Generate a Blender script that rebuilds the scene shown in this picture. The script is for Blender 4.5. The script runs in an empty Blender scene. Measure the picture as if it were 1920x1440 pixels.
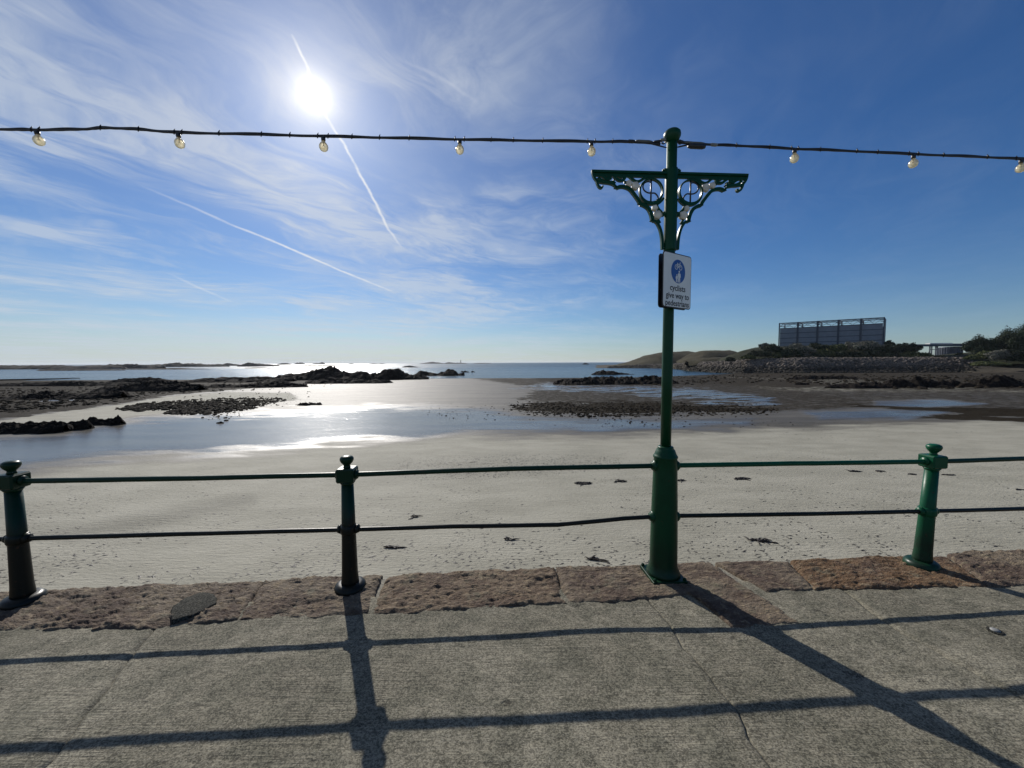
import bpy, math, random
import numpy as np
from mathutils import Vector, Matrix

random.seed(7)
RNG = np.random.default_rng(11)
scene = bpy.context.scene
COL = scene.collection

# ------------------------------------------------------------------ camera
F = 721.0                       # focal length in photo pixels (1920 wide)
CAM = Vector((0.0, 0.0, 1.71))
PITCH, ROLL = math.radians(3.2), math.radians(0.26)
FW = Vector((0, math.cos(PITCH), -math.sin(PITCH)))
U0 = Vector((0, math.sin(PITCH), math.cos(PITCH)))
R0 = Vector((1, 0, 0))
UP = (U0 * math.cos(ROLL) + R0 * math.sin(ROLL))
RT = (R0 * math.cos(ROLL) - U0 * math.sin(ROLL))
cd = bpy.data.cameras.new('camera')
cam = bpy.data.objects.new('camera', cd)
COL.objects.link(cam)
cd.sensor_width = 36.0
cd.lens = F / 1920.0 * 36.0
cd.clip_start = 0.05
cd.clip_end = 200000.0
cam.matrix_world = Matrix(((RT.x, UP.x, -FW.x, CAM.x), (RT.y, UP.y, -FW.y, CAM.y), (RT.z, UP.z, -FW.z, CAM.z), (0, 0, 0, 1)))
scene.camera = cam

# ------------------------------------------------------------------ world, sun, exposure
SUN_EL, SUN_AZ = math.radians(31.0), math.radians(-26.2)      # azimuth from +Y towards +X
SUN = Vector((math.cos(SUN_EL) * math.sin(SUN_AZ), math.cos(SUN_EL) * math.cos(SUN_AZ), math.sin(SUN_EL)))
SKY_STRENGTH = 0.062
SUN_STRENGTH = 5.0
HAZE_DENSITY = 0.00004
sd = bpy.data.lights.new('sun', 'SUN')
sd.energy = SUN_STRENGTH
sd.angle = math.radians(0.53)
sd.color = (1.0, 0.95, 0.88)
sun = bpy.data.objects.new('sun', sd)
COL.objects.link(sun)
sun.rotation_euler = (-SUN).to_track_quat('-Z', 'Y').to_euler()
scene.view_settings.view_transform = 'Standard'
scene.view_settings.look = 'None'
scene.view_settings.exposure = 0.0
scene.view_settings.gamma = 1.0
scene.view_settings.use_curve_mapping = False
scene.cycles.use_denoising = True
scene.cycles.max_bounces = 6
scene.cycles.sample_clamp_indirect = 4.0
scene.cycles.caustics_reflective = False
scene.cycles.caustics_refractive = False


def ray(px, py):
    return FW + RT * ((px - 960.0) / F) + UP * ((720.0 - py) / F)


def hor(px):
    return 679.7 - (px - 960) * math.tan(ROLL)


# --- tiny node-expression helper
class S:
    def __init__(s, nt, sock):
        s.nt, s.k = nt, sock

    def _m(s, op, *a, clamp=False):
        n = s.nt.nodes.new('ShaderNodeMath')
        n.operation = op
        n.use_clamp = clamp
        for i, v in enumerate((s,) + a):
            if isinstance(v, S):
                s.nt.links.new(v.k, n.inputs[i])
            else:
                n.inputs[i].default_value = v
        return S(s.nt, n.outputs[0])

    def __add__(s, o): return s._m('ADD', o)
    __radd__ = __add__
    def __mul__(s, o): return s._m('MULTIPLY', o)
    __rmul__ = __mul__
    def __sub__(s, o): return s._m('SUBTRACT', o)
    def __rsub__(s, o): return (s * -1.0) + o
    def __truediv__(s, o): return s._m('DIVIDE', o)
    def __pow__(s, o): return s._m('POWER', o)
    def max(s, o): return s._m('MAXIMUM', o)
    def min(s, o): return s._m('MINIMUM', o)
    def clamp(s): return s._m('ADD', 0.0, clamp=True)
    def exp(s): return s._m('EXPONENT')
    def abs(s): return s._m('ABSOLUTE')
    def sqrt(s): return s._m('SQRT')

    def smooth(s, a, b, lo=0.0, hi=1.0):
        n = s.nt.nodes.new('ShaderNodeMapRange')
        n.interpolation_type = 'SMOOTHSTEP'
        s.nt.links.new(s.k, n.inputs[0])
        for i, v in zip((1, 2, 3, 4), (a, b, lo, hi)):
            n.inputs[i].default_value = v
        return S(s.nt, n.outputs[0])


class T:
    """node tree wrapper"""
    def __init__(s, nt): s.nt = nt

    def node(s, kind, **kw):
        n = s.nt.nodes.new(kind)
        for k, v in kw.items():
            setattr(n, k, v)
        return n

    def link(s, v, sock):
        if isinstance(v, S):
            s.nt.links.new(v.k, sock)
        else:
            sock.default_value = v

    def xyz(s, x, y, z=0.0):
        n = s.node('ShaderNodeCombineXYZ')
        for i, v in enumerate((x, y, z)):
            s.link(v, n.inputs[i])
        return S(s.nt, n.outputs[0])

    def sep(s, v):
        n = s.node('ShaderNodeSeparateXYZ')
        s.link(v, n.inputs[0])
        return [S(s.nt, n.outputs[i]) for i in range(3)]

    def pos(s):
        return S(s.nt, s.node('ShaderNodeNewGeometry').outputs['Position'])

    def obj(s):
        return S(s.nt, s.node('ShaderNodeTexCoord').outputs['Object'])

    def rnd(s):
        return S(s.nt, s.node('ShaderNodeObjectInfo').outputs['Random'])

    def attr(s, name):
        n = s.node('ShaderNodeAttribute')
        n.attribute_name = name
        return S(s.nt, n.outputs['Fac'])

    def noise(s, vec, scale, detail=3, rough=0.5, dist=0.0):
        n = s.node('ShaderNodeTexNoise')
        s.link(vec, n.inputs['Vector'])
        n.inputs['Scale'].default_value = scale
        n.inputs['Detail'].default_value = detail
        n.inputs['Roughness'].default_value = rough
        n.inputs['Distortion'].default_value = dist
        return S(s.nt, n.outputs[0])

    def vor(s, vec, scale, feature='F1', out='Distance'):
        n = s.node('ShaderNodeTexVoronoi')
        n.feature = feature
        s.link(vec, n.inputs['Vector'])
        n.inputs['Scale'].default_value = scale
        return S(s.nt, n.outputs[out])

    def scale(s, vec, x, y, z):
        n = s.node('ShaderNodeVectorMath', operation='MULTIPLY')
        s.link(vec, n.inputs[0])
        n.inputs[1].default_value = (x, y, z)
        return S(s.nt, n.outputs[0])

    def mix(s, f, a, b, blend='MIX'):
        n = s.node('ShaderNodeMix', data_type='RGBA', blend_type=blend)
        s.link(f, n.inputs[0])
        for v, i in ((a, 6), (b, 7)):
            if isinstance(v, S):
                s.nt.links.new(v.k, n.inputs[i])
            else:
                n.inputs[i].default_value = (v[0], v[1], v[2], 1)
        return S(s.nt, n.outputs[2])

    def bump(s, h, strength=0.5, dist=0.01, normal=None):
        n = s.node('ShaderNodeBump')
        s.link(h, n.inputs['Height'])
        s.link(strength, n.inputs['Strength'])
        n.inputs['Distance'].default_value = dist
        if normal is not None:
            s.nt.links.new(normal.k, n.inputs['Normal'])
        return S(s.nt, n.outputs[0])


# --- the sky: Nishita with thin cirrus, contrails and an aureole round the sun, enlarged to stand in for lens bloom
world = bpy.data.worlds.new('World')
scene.world = world
world.use_nodes = True
wt = world.node_tree
wt.nodes.clear()
w = T(wt)
sky = w.node('ShaderNodeTexSky', sky_type='NISHITA')
sky.sun_disc = False
sky.sun_elevation = SUN_EL
sky.sun_rotation = SUN_AZ
sky.altitude = 0
sky.air_density = 1.0
sky.dust_density = 0.25
sky.ozone_density = 3.0
tc = w.node('ShaderNodeTexCoord')
D = S(wt, tc.outputs['Generated'])
nrm = w.node('ShaderNodeVectorMath', operation='NORMALIZE')
wt.links.new(D.k, nrm.inputs[0])
D = S(wt, nrm.outputs[0])
dx, dy, dz = w.sep(D)
inv = (dz.max(0.0) + 0.035)
pu, pv = dx / inv, dy / inv
ca, sa = math.cos(math.radians(-40)), math.sin(math.radians(-40))
across = pu * ca + pv * sa
along = pv * ca - pu * sa
warp = w.noise(w.xyz(across * 0.5, along * 0.35), 1.0, 4, 0.55)
acw = across + (warp - 0.5) * 2.3
streak = w.noise(w.xyz(acw, along * 0.46, 3.0), 1.3, 9, 0.66, 0.4)
fine = w.noise(w.xyz(acw * 2.0, along * 0.85, 9.0), 2.6, 8, 0.66, 0.5)
broad = w.noise(w.xyz(across * 0.55 + 2.3, along * 0.40, 5.0), 1.0, 3, 0.5)
cover = dx.smooth(0.55, -0.30) * 1.08 + 0.07
cloud = (streak * 0.62 + fine * 0.48 + broad * 0.34).smooth(0.60, 0.94)
cloud = cloud * cover * w.noise(w.xyz(pu, pv, 7.0), 0.9, 4, 0.6).smooth(0.32, 0.58, 0.35, 1.2)
veil = broad.smooth(0.30, 0.65) * cover * 0.20


def skp(px, py):
    d = ray(px, py).normalized()
    k = max(d.z, 0) + 0.035
    return d.x / k, d.y / k


wob = (w.noise(w.xyz(pu, pv), 9.0, 3, 0.6) - 0.5) * 0.022
trail = None


def contrail(pts, width, strength):
    global trail
    for (a, b) in zip(pts[:-1], pts[1:]):
        ax, ay = skp(*a[:2]); bx, by = skp(*b[:2])
        L2 = (bx - ax) ** 2 + (by - ay) ** 2
        qx, qy = pu + wob - ax, pv - wob - ay
        h = ((qx * (bx - ax) + qy * (by - ay)) / L2).clamp()
        ex, ey = qx - h * (bx - ax), qy - h * (by - ay)
        dist = (ex * ex + ey * ey).sqrt()
        # constant angular width on average: scale by the distance of the segment
        sc = width * (0.5 * (math.hypot(ax, ay) + math.hypot(bx, by)))
        v = dist.smooth(0.0, sc, 1.0, 0.0) * (h * (b[2] - a[2]) + a[2]) * strength
        trail = v if trail is None else trail.max(v)


contrail([(548, 66, 0.3), (562, 95, 0.8), (575, 125, 0.5), (600, 200, 0.3), (640, 262, 0.9), (672, 320, 1), (706, 384, 1), (728, 430, .9), (752, 462, .2)], 0.0055, 0.85)
contrail([(265, 348, 0.1), (360, 388, 0.35), (440, 424, 0.6), (500, 447, 0.9), (560, 473, 1), (640, 508, 0.9), (732, 545, 0.4)], 0.0085, 0.85)
contrail([(318, 513, 0.2), (370, 538, 0.8), (432, 565, 0.3)], 0.0075, 0.45)
contrail([(725, 98, 0.1), (800, 133, 0.7), (850, 160, 0.8), (890, 190, 0.2)], 0.010, 0.2)
trail = trail * (w.noise(w.xyz(pu, pv), 5.0, 3, 0.6).smooth(0.25, 0.6, 0.5, 1.0))
dt = w.node('ShaderNodeVectorMath', operation='DOT_PRODUCT')
wt.links.new(D.k, dt.inputs[0])
dt.inputs[1].default_value = SUN
ang = S(wt, dt.outputs['Value'])._m('MINIMUM', 1.0)._m('ARCCOSINE') * (180 / math.pi)
near_sun = (ang * (-1 / 16.0)).exp()
cl = (cloud + veil).clamp()
alpha = (cl * 0.64).clamp()
hs = w.node('ShaderNodeHueSaturation')
hs.inputs['Saturation'].default_value = 1.2
wt.links.new(sky.outputs[0], hs.inputs['Color'])
bg_sky = w.mix(1.0, S(wt, hs.outputs[0]), (0.74, 0.94, 1.22), 'MULTIPLY')
# whiter low band of haze over the sea, stronger under the sun
low = (dz.max(0.0) * (-1 / 0.07)).exp() * (dx.smooth(0.7, -0.5) * 0.6 + 0.25)
bg_sky = w.mix(low, bg_sky, (8.5, 9.6, 10.2))
cloud_col = w.mix(near_sun, (8.6, 9.9, 11.6), (12.0, 11.8, 11.4))
col1 = w.mix(trail.clamp(), w.mix(alpha, bg_sky, cloud_col), (13.0, 13.3, 13.6))
glow = (ang * (-1 / 0.8)).exp() * 24.0 + (ang * (-1 / 3.4)).exp() * 11.0 + (ang * (-1 / 10.0)).exp() * 2.0 + ang.smooth(0.4, 1.3, 60.0, 0.0)
gc = w.mix(glow.smooth(0, 7), (1.0, 0.97, 0.92), (1.0, 0.90, 0.70))
gn = w.node('ShaderNodeVectorMath', operation='SCALE')
wt.links.new(gc.k, gn.inputs[0])
wt.links.new(glow.k, gn.inputs['Scale'])
fin = w.node('ShaderNodeVectorMath', operation='ADD')
wt.links.new(col1.k, fin.inputs[0])
wt.links.new(gn.outputs[0], fin.inputs[1])
bgn = w.node('ShaderNodeBackground')
bgn.inputs[1].default_value = SKY_STRENGTH
wt.links.new(fin.outputs[0], bgn.inputs[0])
wo = w.node('ShaderNodeOutputWorld')
wt.links.new(bgn.outputs[0], wo.inputs[0])


# ------------------------------------------------------------------ numpy noise
def _hash(ix, iy, seed):
    h = (ix.astype(np.int64) * 374761393 + iy.astype(np.int64) * 668265263 + seed * 1442695041) & 0xFFFFFFFF
    h = ((h ^ (h >> 13)) * 1274126177) & 0xFFFFFFFF
    h = (h ^ (h >> 16)) & 0xFFFFFFFF
    return h / 4294967295.0


def vnoise(x, y, seed=0):
    x = np.asarray(x, float); y = np.asarray(y, float)
    ix, iy = np.floor(x), np.floor(y)
    fx, fy = x - ix, y - iy
    fx = fx * fx * (3 - 2 * fx); fy = fy * fy * (3 - 2 * fy)
    a = _hash(ix, iy, seed); b = _hash(ix + 1, iy, seed)
    c = _hash(ix, iy + 1, seed); d = _hash(ix + 1, iy + 1, seed)
    return (a * (1 - fx) + b * fx) * (1 - fy) + (c * (1 - fx) + d * fx) * fy


def fbm(x, y, seed=0, octv=4, gain=0.5):
    s = 0; a = 1; t = 0
    for k in range(octv):
        s = s + a * vnoise(x * 2 ** k + 17.3 * k, y * 2 ** k - 9.1 * k, seed + k)
        t += a; a *= gain
    return s / t


def ridged(x, y, seed=0, octv=4):
    s = 0; a = 1; t = 0
    for k in range(octv):
        s = s + a * (1 - np.abs(2 * vnoise(x * 2 ** k + 5.7 * k, y * 2 ** k + 3.1 * k, seed + k) - 1))
        t += a; a *= 0.55
    return s / t


def sst(x, a, b):
    t = np.clip((x - a) / (b - a), 0, 1)
    return t * t * (3 - 2 * t)


# ------------------------------------------------------------------ object helpers
def tag(o, label=None, cat=None, group=None, kind=None):
    if label: o['label'] = label
    if cat: o['category'] = cat
    if group: o['group'] = group
    if kind: o['kind'] = kind
    return o


def empty(name, loc, label=None, cat=None, group=None):
    o = bpy.data.objects.new(name, None)
    COL.objects.link(o)
    o.location = loc
    o.empty_display_size = 0.1
    return tag(o, label, cat, group)


WLOC = {}


def wloc(o):
    v = Vector(o.location)
    return v + (wloc(o.parent) if o.parent else Vector((0, 0, 0)))


def link_mesh(name, me, mat, parent=None, loc=None):
    o = bpy.data.objects.new(name, me)
    COL.objects.link(o)
    if mat is not None and not me.materials:
        me.materials.append(mat)
    if parent is not None:
        o.parent = parent
    if loc is not None:
        o.location = loc
    return o


def np_mesh(name, V, Fc, mat, parent=None, smooth=True, attrs=None):
    """V: (n,3) world coordinates, Fc: (m,3|4) ints"""
    V = np.asarray(V, np.float64)
    if parent is not None:
        V = V - np.array(wloc(parent))
    me = bpy.data.meshes.new(name)
    Fc = np.asarray(Fc, np.int32)
    n, k = Fc.shape
    me.vertices.add(len(V))
    me.vertices.foreach_set('co', V.astype(np.float32).ravel())
    me.loops.add(n * k)
    me.loops.foreach_set('vertex_index', Fc.ravel())
    me.polygons.add(n)
    me.polygons.foreach_set('loop_start', np.arange(0, n * k, k, dtype=np.int32))
    try:
        me.polygons.foreach_set('loop_total', np.full(n, k, dtype=np.int32))
    except Exception:
        pass
    me.polygons.foreach_set('use_smooth', np.full(n, smooth))
    if attrs:
        for an, av in attrs.items():
            at = me.attributes.new(an, 'FLOAT', 'POINT')
            at.data.foreach_set('value', np.asarray(av, np.float32).ravel())
    me.update(calc_edges=True)
    me.validate()
    return link_mesh(name, me, mat, parent)


def grid_faces(nr, nc):
    i = np.arange(nr * nc).reshape(nr, nc)
    return np.stack([i[:-1, :-1], i[:-1, 1:], i[1:, 1:], i[1:, :-1]], -1).reshape(-1, 4)


class MB:
    def __init__(s):
        s.v, s.f, s.sm = [], [], []

    def add(s, vs, fs, smooth=False):
        b = len(s.v)
        s.v += [tuple(p) for p in vs]
        s.f += [tuple(i + b for i in q) for q in fs]
        s.sm += [smooth] * len(fs)
        return s

    def box(s, lo, hi, ch=0.0):
        x0, y0, z0 = lo; x1, y1, z1 = hi
        if ch <= 0:
            v = [(x, y, z) for z in (z0, z1) for x, y in ((x0, y0), (x1, y0), (x1, y1), (x0, y1))]
            f = [(3, 2, 1, 0), (4, 5, 6, 7)] + [(i, (i + 1) % 4, 4 + (i + 1) % 4, 4 + i) for i in range(4)]
            return s.add(v, f)
        rings = []
        for z, c in ((z0, ch), (z0 + ch, 0), (z1 - ch, 0), (z1, ch)):
            k = 0.0001 + ch
            a = [(x0 + c, y0 + k), (x0 + k, y0 + c), (x1 - k, y0 + c), (x1 - c, y0 + k), (x1 - c, y1 - k), (x1 - k, y1 - c), (x0 + k, y1 - c), (x0 + c, y1 - k)]
            rings.append([(p[0], p[1], z) for p in a])
        v = sum(rings, [])
        f = [tuple(range(7, -1, -1)), tuple(range(24, 32))]
        for r in range(3):
            for i in range(8):
                j = (i + 1) % 8
                f.append((r * 8 + i, r * 8 + j, r * 8 + 8 + j, r * 8 + 8 + i))
        return s.add(v, f)

    def lathe(s, prof, axis=lambda z: (0, 0), n=32, smooth=True, a0=0.0):
        """prof [(r,z)], axis(z)->(x,y)"""
        v, f = [], []
        for r, z in prof:
            cx, cy = axis(z)
            for i in range(n):
                a = a0 + 2 * math.pi * i / n
                v.append((cx + r * math.cos(a), cy + r * math.sin(a), z))
        m = len(prof)
        for k in range(m - 1):
            for i in range(n):
                j = (i + 1) % n
                f.append((k * n + i, k * n + j, (k + 1) * n + j, (k + 1) * n + i))
        f.append(tuple(range(n - 1, -1, -1)))
        f.append(tuple(range((m - 1) * n, m * n)))
        return s.add(v, f, smooth)

    def tube(s, pts, r, n=10, smooth=True, caps=True):
        pts = [Vector(p) for p in pts]
        rr = r if isinstance(r, (list, tuple)) else [r] * len(pts)
        v, f = [], []
        up = Vector((0, 0, 1))
        for i, p in enumerate(pts):
            t = (pts[min(i + 1, len(pts) - 1)] - pts[max(i - 1, 0)]).normalized()
            ref = up if abs(t.z) < 0.9 else Vector((0, 1, 0))
            a = t.cross(ref).normalized(); b = a.cross(t)
            for k in range(n):
                an = 2 * math.pi * k / n
                v.append(p + (a * math.cos(an) + b * math.sin(an)) * rr[i])
        for i in range(len(pts) - 1):
            for k in range(n):
                j = (k + 1) % n
                f.append((i * n + k, i * n + j, (i + 1) * n + j, (i + 1) * n + k))
        if caps:
            f.append(tuple(range(n - 1, -1, -1)))
            f.append(tuple(range((len(pts) - 1) * n, len(pts) * n)))
        return s.add(v, f, smooth)

    def bar(s, pts, wd, nrm, th, closed=False):
        """flat bar in the plane with normal nrm: wd across in plane (list ok), th thick along nrm"""
        pts = [Vector(p) for p in pts]
        nrm = Vector(nrm).normalized()
        v, f = [], []
        m = len(pts)
        ws = wd if isinstance(wd, (list, tuple)) else [wd] * m
        for i, p in enumerate(pts):
            if closed:
                t = (pts[(i + 1) % m] - pts[i - 1]).normalized()
            else:
                t = (pts[min(i + 1, m - 1)] - pts[max(i - 1, 0)]).normalized()
            a = t.cross(nrm).normalized() * ws[i] / 2
            b = nrm * th / 2
            v += [p + a + b, p - a + b, p - a - b, p + a - b]
        for i in range(m if closed else m - 1):
            i2 = (i + 1) % m
            for k in range(4):
                j = (k + 1) % 4
                f.append((i * 4 + k, i * 4 + j, i2 * 4 + j, i2 * 4 + k))
        if not closed:
            f += [(3, 2, 1, 0), tuple((m - 1) * 4 + k for k in range(4))]
        return s.add(v, f)

    def prism(s, poly, n, th):
        """planar polygon (3D points) extruded by th along n"""
        n = Vector(n)
        k = len(poly)
        v = [Vector(p) for p in poly] + [Vector(p) + n * th for p in poly]
        f = [tuple(range(k - 1, -1, -1)), tuple(range(k, 2 * k))]
        f += [(i, (i + 1) % k, k + (i + 1) % k, k + i) for i in range(k)]
        return s.add(v, f)

    def build(s, name, mat, parent=None):
        off = wloc(parent) if parent is not None else Vector((0, 0, 0))
        me = bpy.data.meshes.new(name)
        me.from_pydata([Vector(p) - off for p in s.v], [], s.f)
        me.polygons.foreach_set('use_smooth', s.sm)
        me.update()
        return link_mesh(name, me, mat, parent)


def smooth_path(pts, n=8):
    out = []
    m = len(pts)
    P = [Vector(p) for p in pts]
    for i in range(m - 1):
        p0, p1, p2, p3 = P[max(i - 1, 0)], P[i], P[i + 1], P[min(i + 2, m - 1)]
        for k in range(n):
            t = k / n
            out.append(0.5 * ((2 * p1) + (p2 - p0) * t + (2 * p0 - 5 * p1 + 4 * p2 - p3) * t * t + (3 * p1 - p0 - 3 * p2 + p3) * t ** 3))
    out.append(P[-1])
    return out


# ------------------------------------------------------------------ materials
MATS = {}


def material(name, fn):
    m = bpy.data.materials.new(name)
    m.use_nodes = True
    nt = m.node_tree
    nt.nodes.clear()
    t = T(nt)
    out = t.node('ShaderNodeOutputMaterial')
    b = t.node('ShaderNodeBsdfPrincipled')
    nt.links.new(b.outputs[0], out.inputs[0])

    def put(**kw):
        for k, v in kw.items():
            sock = b.inputs[{'color': 'Base Color', 'rough': 'Roughness', 'metal': 'Metallic', 'normal': 'Normal', 'ior': 'IOR',
                             'spec': 'Specular IOR Level', 'trans': 'Transmission Weight', 'coat': 'Coat Weight', 'alpha': 'Alpha'}[k]]
            if isinstance(v, S):
                nt.links.new(v.k, sock)
            elif k == 'color':
                sock.default_value = (v[0], v[1], v[2], 1)
            else:
                sock.default_value = v
    fn(t, put, b, out)
    MATS[name] = m
    return m


def m_concrete(t, put, b, out):
    p = t.pos()
    big = t.noise(p, 0.9, 3, 0.6)
    mid = t.noise(p, 7.0, 4, 0.6)
    grain = t.noise(p, 85.0, 4, 0.75)
    grit = t.noise(p, 190.0, 3, 0.7)
    vo = t.vor(p, 120.0)
    broom = t.noise(t.scale(p, 3.0, 95.0, 0.0), 1.0, 3, 0.6, 0.4)
    px, py, pz = t.sep(p)
    region = t.noise(p, 1.3, 2, 0.5).smooth(0.42, 0.62) * 0.7 + 0.25
    c = t.mix(big.smooth(0.40, 0.60), (0.180, 0.164, 0.122), (0.262, 0.240, 0.182))
    c = t.mix(mid.smooth(0.42, 0.62) * 0.6, c, (0.066, 0.068, 0.048))
    c = t.mix(broom.smooth(0.46, 0.32) * region * 0.75, c, (0.035, 0.033, 0.026))
    cell = t.sep(t.vor(p, 170.0, out='Color'))[0]
    cell2 = t.sep(t.vor(p, 75.0, out='Color'))[1]
    grain = grain * 0.45 + cell * 0.34 + cell2 * 0.16 + 0.02
    fl = t.noise(t.scale(p, 0.45, 1.5, 1.0), 26.0, 5, 0.72, 0.5)
    c = t.mix(fl.smooth(0.50, 0.36) * 0.5, c, (0.045, 0.042, 0.030))
    c = t.mix(fl.smooth(0.54, 0.68) * 0.3, c, (0.24, 0.22, 0.16))
    c = t.mix(grain.smooth(0.34, 0.64), t.mix(0.55, c, (0.020, 0.018, 0.013)), t.mix(0.28, c, (0.34, 0.31, 0.23)))
    c = t.mix((grit.smooth(0.62, 0.72)) * 0.6, c, (0.45, 0.44, 0.40))
    st = t.noise(p, 3.1, 5, 0.7).smooth(0.62, 0.75) * 0.45
    c = t.mix(st, c, (0.045, 0.043, 0.034))
    c = t.mix(t.noise(p, 1.9, 5, 0.7).smooth(0.58, 0.72) * 0.35, c, (0.30, 0.28, 0.21))
    c = t.mix(t.noise(p, 0.7, 5, 0.75).smooth(0.52, 0.66) * 0.35, c, (0.085, 0.082, 0.058))
    pit = t.noise(p, 5.5, 2, 0.5).smooth(0.70, 0.76) * t.noise(p, 60.0, 3, 0.7).smooth(0.45, 0.55)
    c = t.mix(pit * 0.7, c, (0.02, 0.018, 0.015))
    glint = t.vor(p, 55.0, out='Color')
    g = t.sep(glint)[0].smooth(0.985, 0.995) * t.vor(p, 55.0).smooth(0.25, 0.12)
    h = grain * 1.2 + grit * 0.45 + broom * region * 1.8 + mid * 0.8 - pit * 1.5 + fl * 1.3
    put(color=c, rough=(g * -0.5 + 0.88), spec=0.16, normal=t.bump(h, 0.8, 0.0055))


def m_stone(t, put, b, out):
    p = t.pos()
    r = t.rnd()
    n1 = t.noise(p, 2.2, 4, 0.6)
    n2 = t.noise(t.scale(p, 1.0, 1.6, 1.0), 14.0, 5, 0.65)
    n3 = t.noise(p, 70.0, 4, 0.7)
    c = t.mix(n1.smooth(0.38, 0.60), (0.100, 0.069, 0.050), (0.190, 0.152, 0.108))
    c = t.mix(t.noise(p, 9.0, 5, 0.7).smooth(0.56, 0.68) * 0.45, c, (0.24, 0.18, 0.10))
    c = t.mix(r.smooth(0.3, 0.95) * n1.smooth(0.3, 0.55) * 0.75, c, (0.15, 0.075, 0.027))
    c = t.mix(n2.smooth(0.50, 0.68) * 0.65, c, (0.33, 0.26, 0.165))
    c = t.mix(n2.smooth(0.46, 0.30) * 0.5, c, (0.028, 0.019, 0.018))
    c = t.mix(t.noise(p, 4.5, 4, 0.6).smooth(0.58, 0.7) * 0.6, c, (0.15, 0.145, 0.10))
    c = t.mix(n3.smooth(0.42, 0.6) * 0.5, c, t.mix(0.6, c, (0.06, 0.045, 0.04)))
    c = t.mix(t.noise(p, 150.0, 2, 0.6).smooth(0.64, 0.72) * 0.5, c, (0.5, 0.46, 0.4))
    h = n2 * 2.6 + n3 * 1.3 + t.noise(t.scale(p, 1.0, 2.6, 1.0), 30.0, 4, 0.6) * 1.2
    put(color=c, rough=0.80, spec=0.18, normal=t.bump(h, 1.0, 0.014))


def m_mortar(t, put, b, out):
    p = t.pos()
    n = t.noise(p, 60.0, 4, 0.7)
    put(color=t.mix(n.smooth(0.35, 0.65), (0.09, 0.083, 0.065), (0.25, 0.23, 0.18)), rough=0.9, normal=t.bump(n, 0.7, 0.006))


def m_patch(t, put, b, out):
    p = t.pos()
    n = t.noise(p, 90.0, 4, 0.75)
    put(color=t.mix(n.smooth(0.38, 0.66), (0.012, 0.012, 0.010), (0.10, 0.097, 0.08)), rough=0.85, spec=0.08, normal=t.bump(n, 1.0, 0.012))


def m_green(base, rust):
    def fn(t, put, b, out):
        p = t.pos()
        px, py, pz = t.sep(p)
        n = t.noise(p, 9.0, 5, 0.65)
        n2 = t.noise(p, 60.0, 3, 0.6)
        c = t.mix(n.smooth(0.3, 0.75), base, (base[0] * 1.5, base[1] * 1.25, base[2] * 1.3))
        dirt = ((n * 0.5 + (pz.smooth(0.75, 0.15)) * 0.6) * rust).smooth(0.35, 0.62)
        c = t.mix(dirt, c, (0.009, 0.010, 0.007))
        rs = t.noise(p, 26.0, 4, 0.7).smooth(0.62, 0.72) * rust
        c = t.mix(rs, c, (0.05, 0.024, 0.012))
        put(color=c, rough=(n2 * 0.25 + 0.26), spec=0.22, normal=t.bump(n2 * 0.5 + n, 0.2, 0.003))
    return fn


def m_plain(color, rough=0.6, metal=0.0, var=0.25, sc=20.0, bump=0.2, spec=0.5):
    def fn(t, put, b, out):
        p = t.pos()
        n = t.noise(p, sc, 4, 0.6)
        d = tuple(x * (1 - var) for x in color)
        l = tuple(min(1, x * (1 + var)) for x in color)
        put(color=t.mix(n.smooth(0.3, 0.7), d, l), rough=rough, metal=metal, spec=spec, normal=t.bump(n, bump, 0.2 / sc))
    return fn


def m_bulb(t, put, b, out):
    nt = t.nt
    p = t.obj()
    nz = t.sep(p)[2]
    tr = t.node('ShaderNodeBsdfTranslucent')
    tr.inputs[0].default_value = (0.95, 0.86, 0.62, 1)
    gl = t.node('ShaderNodeBsdfGlass')
    gl.inputs[0].default_value = (1.0, 0.96, 0.84, 1)
    gl.inputs['Roughness'].default_value = 0.12
    gl.inputs['IOR'].default_value = 1.15
    mx = t.node('ShaderNodeMixShader')
    f = t.noise(p, 30.0, 3, 0.6).smooth(0.3, 0.7, 0.35, 0.75)
    nt.links.new(f.k, mx.inputs[0])
    nt.links.new(gl.outputs[0], mx.inputs[1])
    nt.links.new(tr.outputs[0], mx.inputs[2])
    g2 = t.node('ShaderNodeBsdfGlossy')
    g2.inputs['Roughness'].default_value = 0.15
    m2 = t.node('ShaderNodeMixShader')
    m2.inputs[0].default_value = 0.10
    nt.links.new(mx.outputs[0], m2.inputs[1])
    nt.links.new(g2.outputs[0], m2.inputs[2])
    nt.links.new(m2.outputs[0], out.inputs[0])


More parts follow.
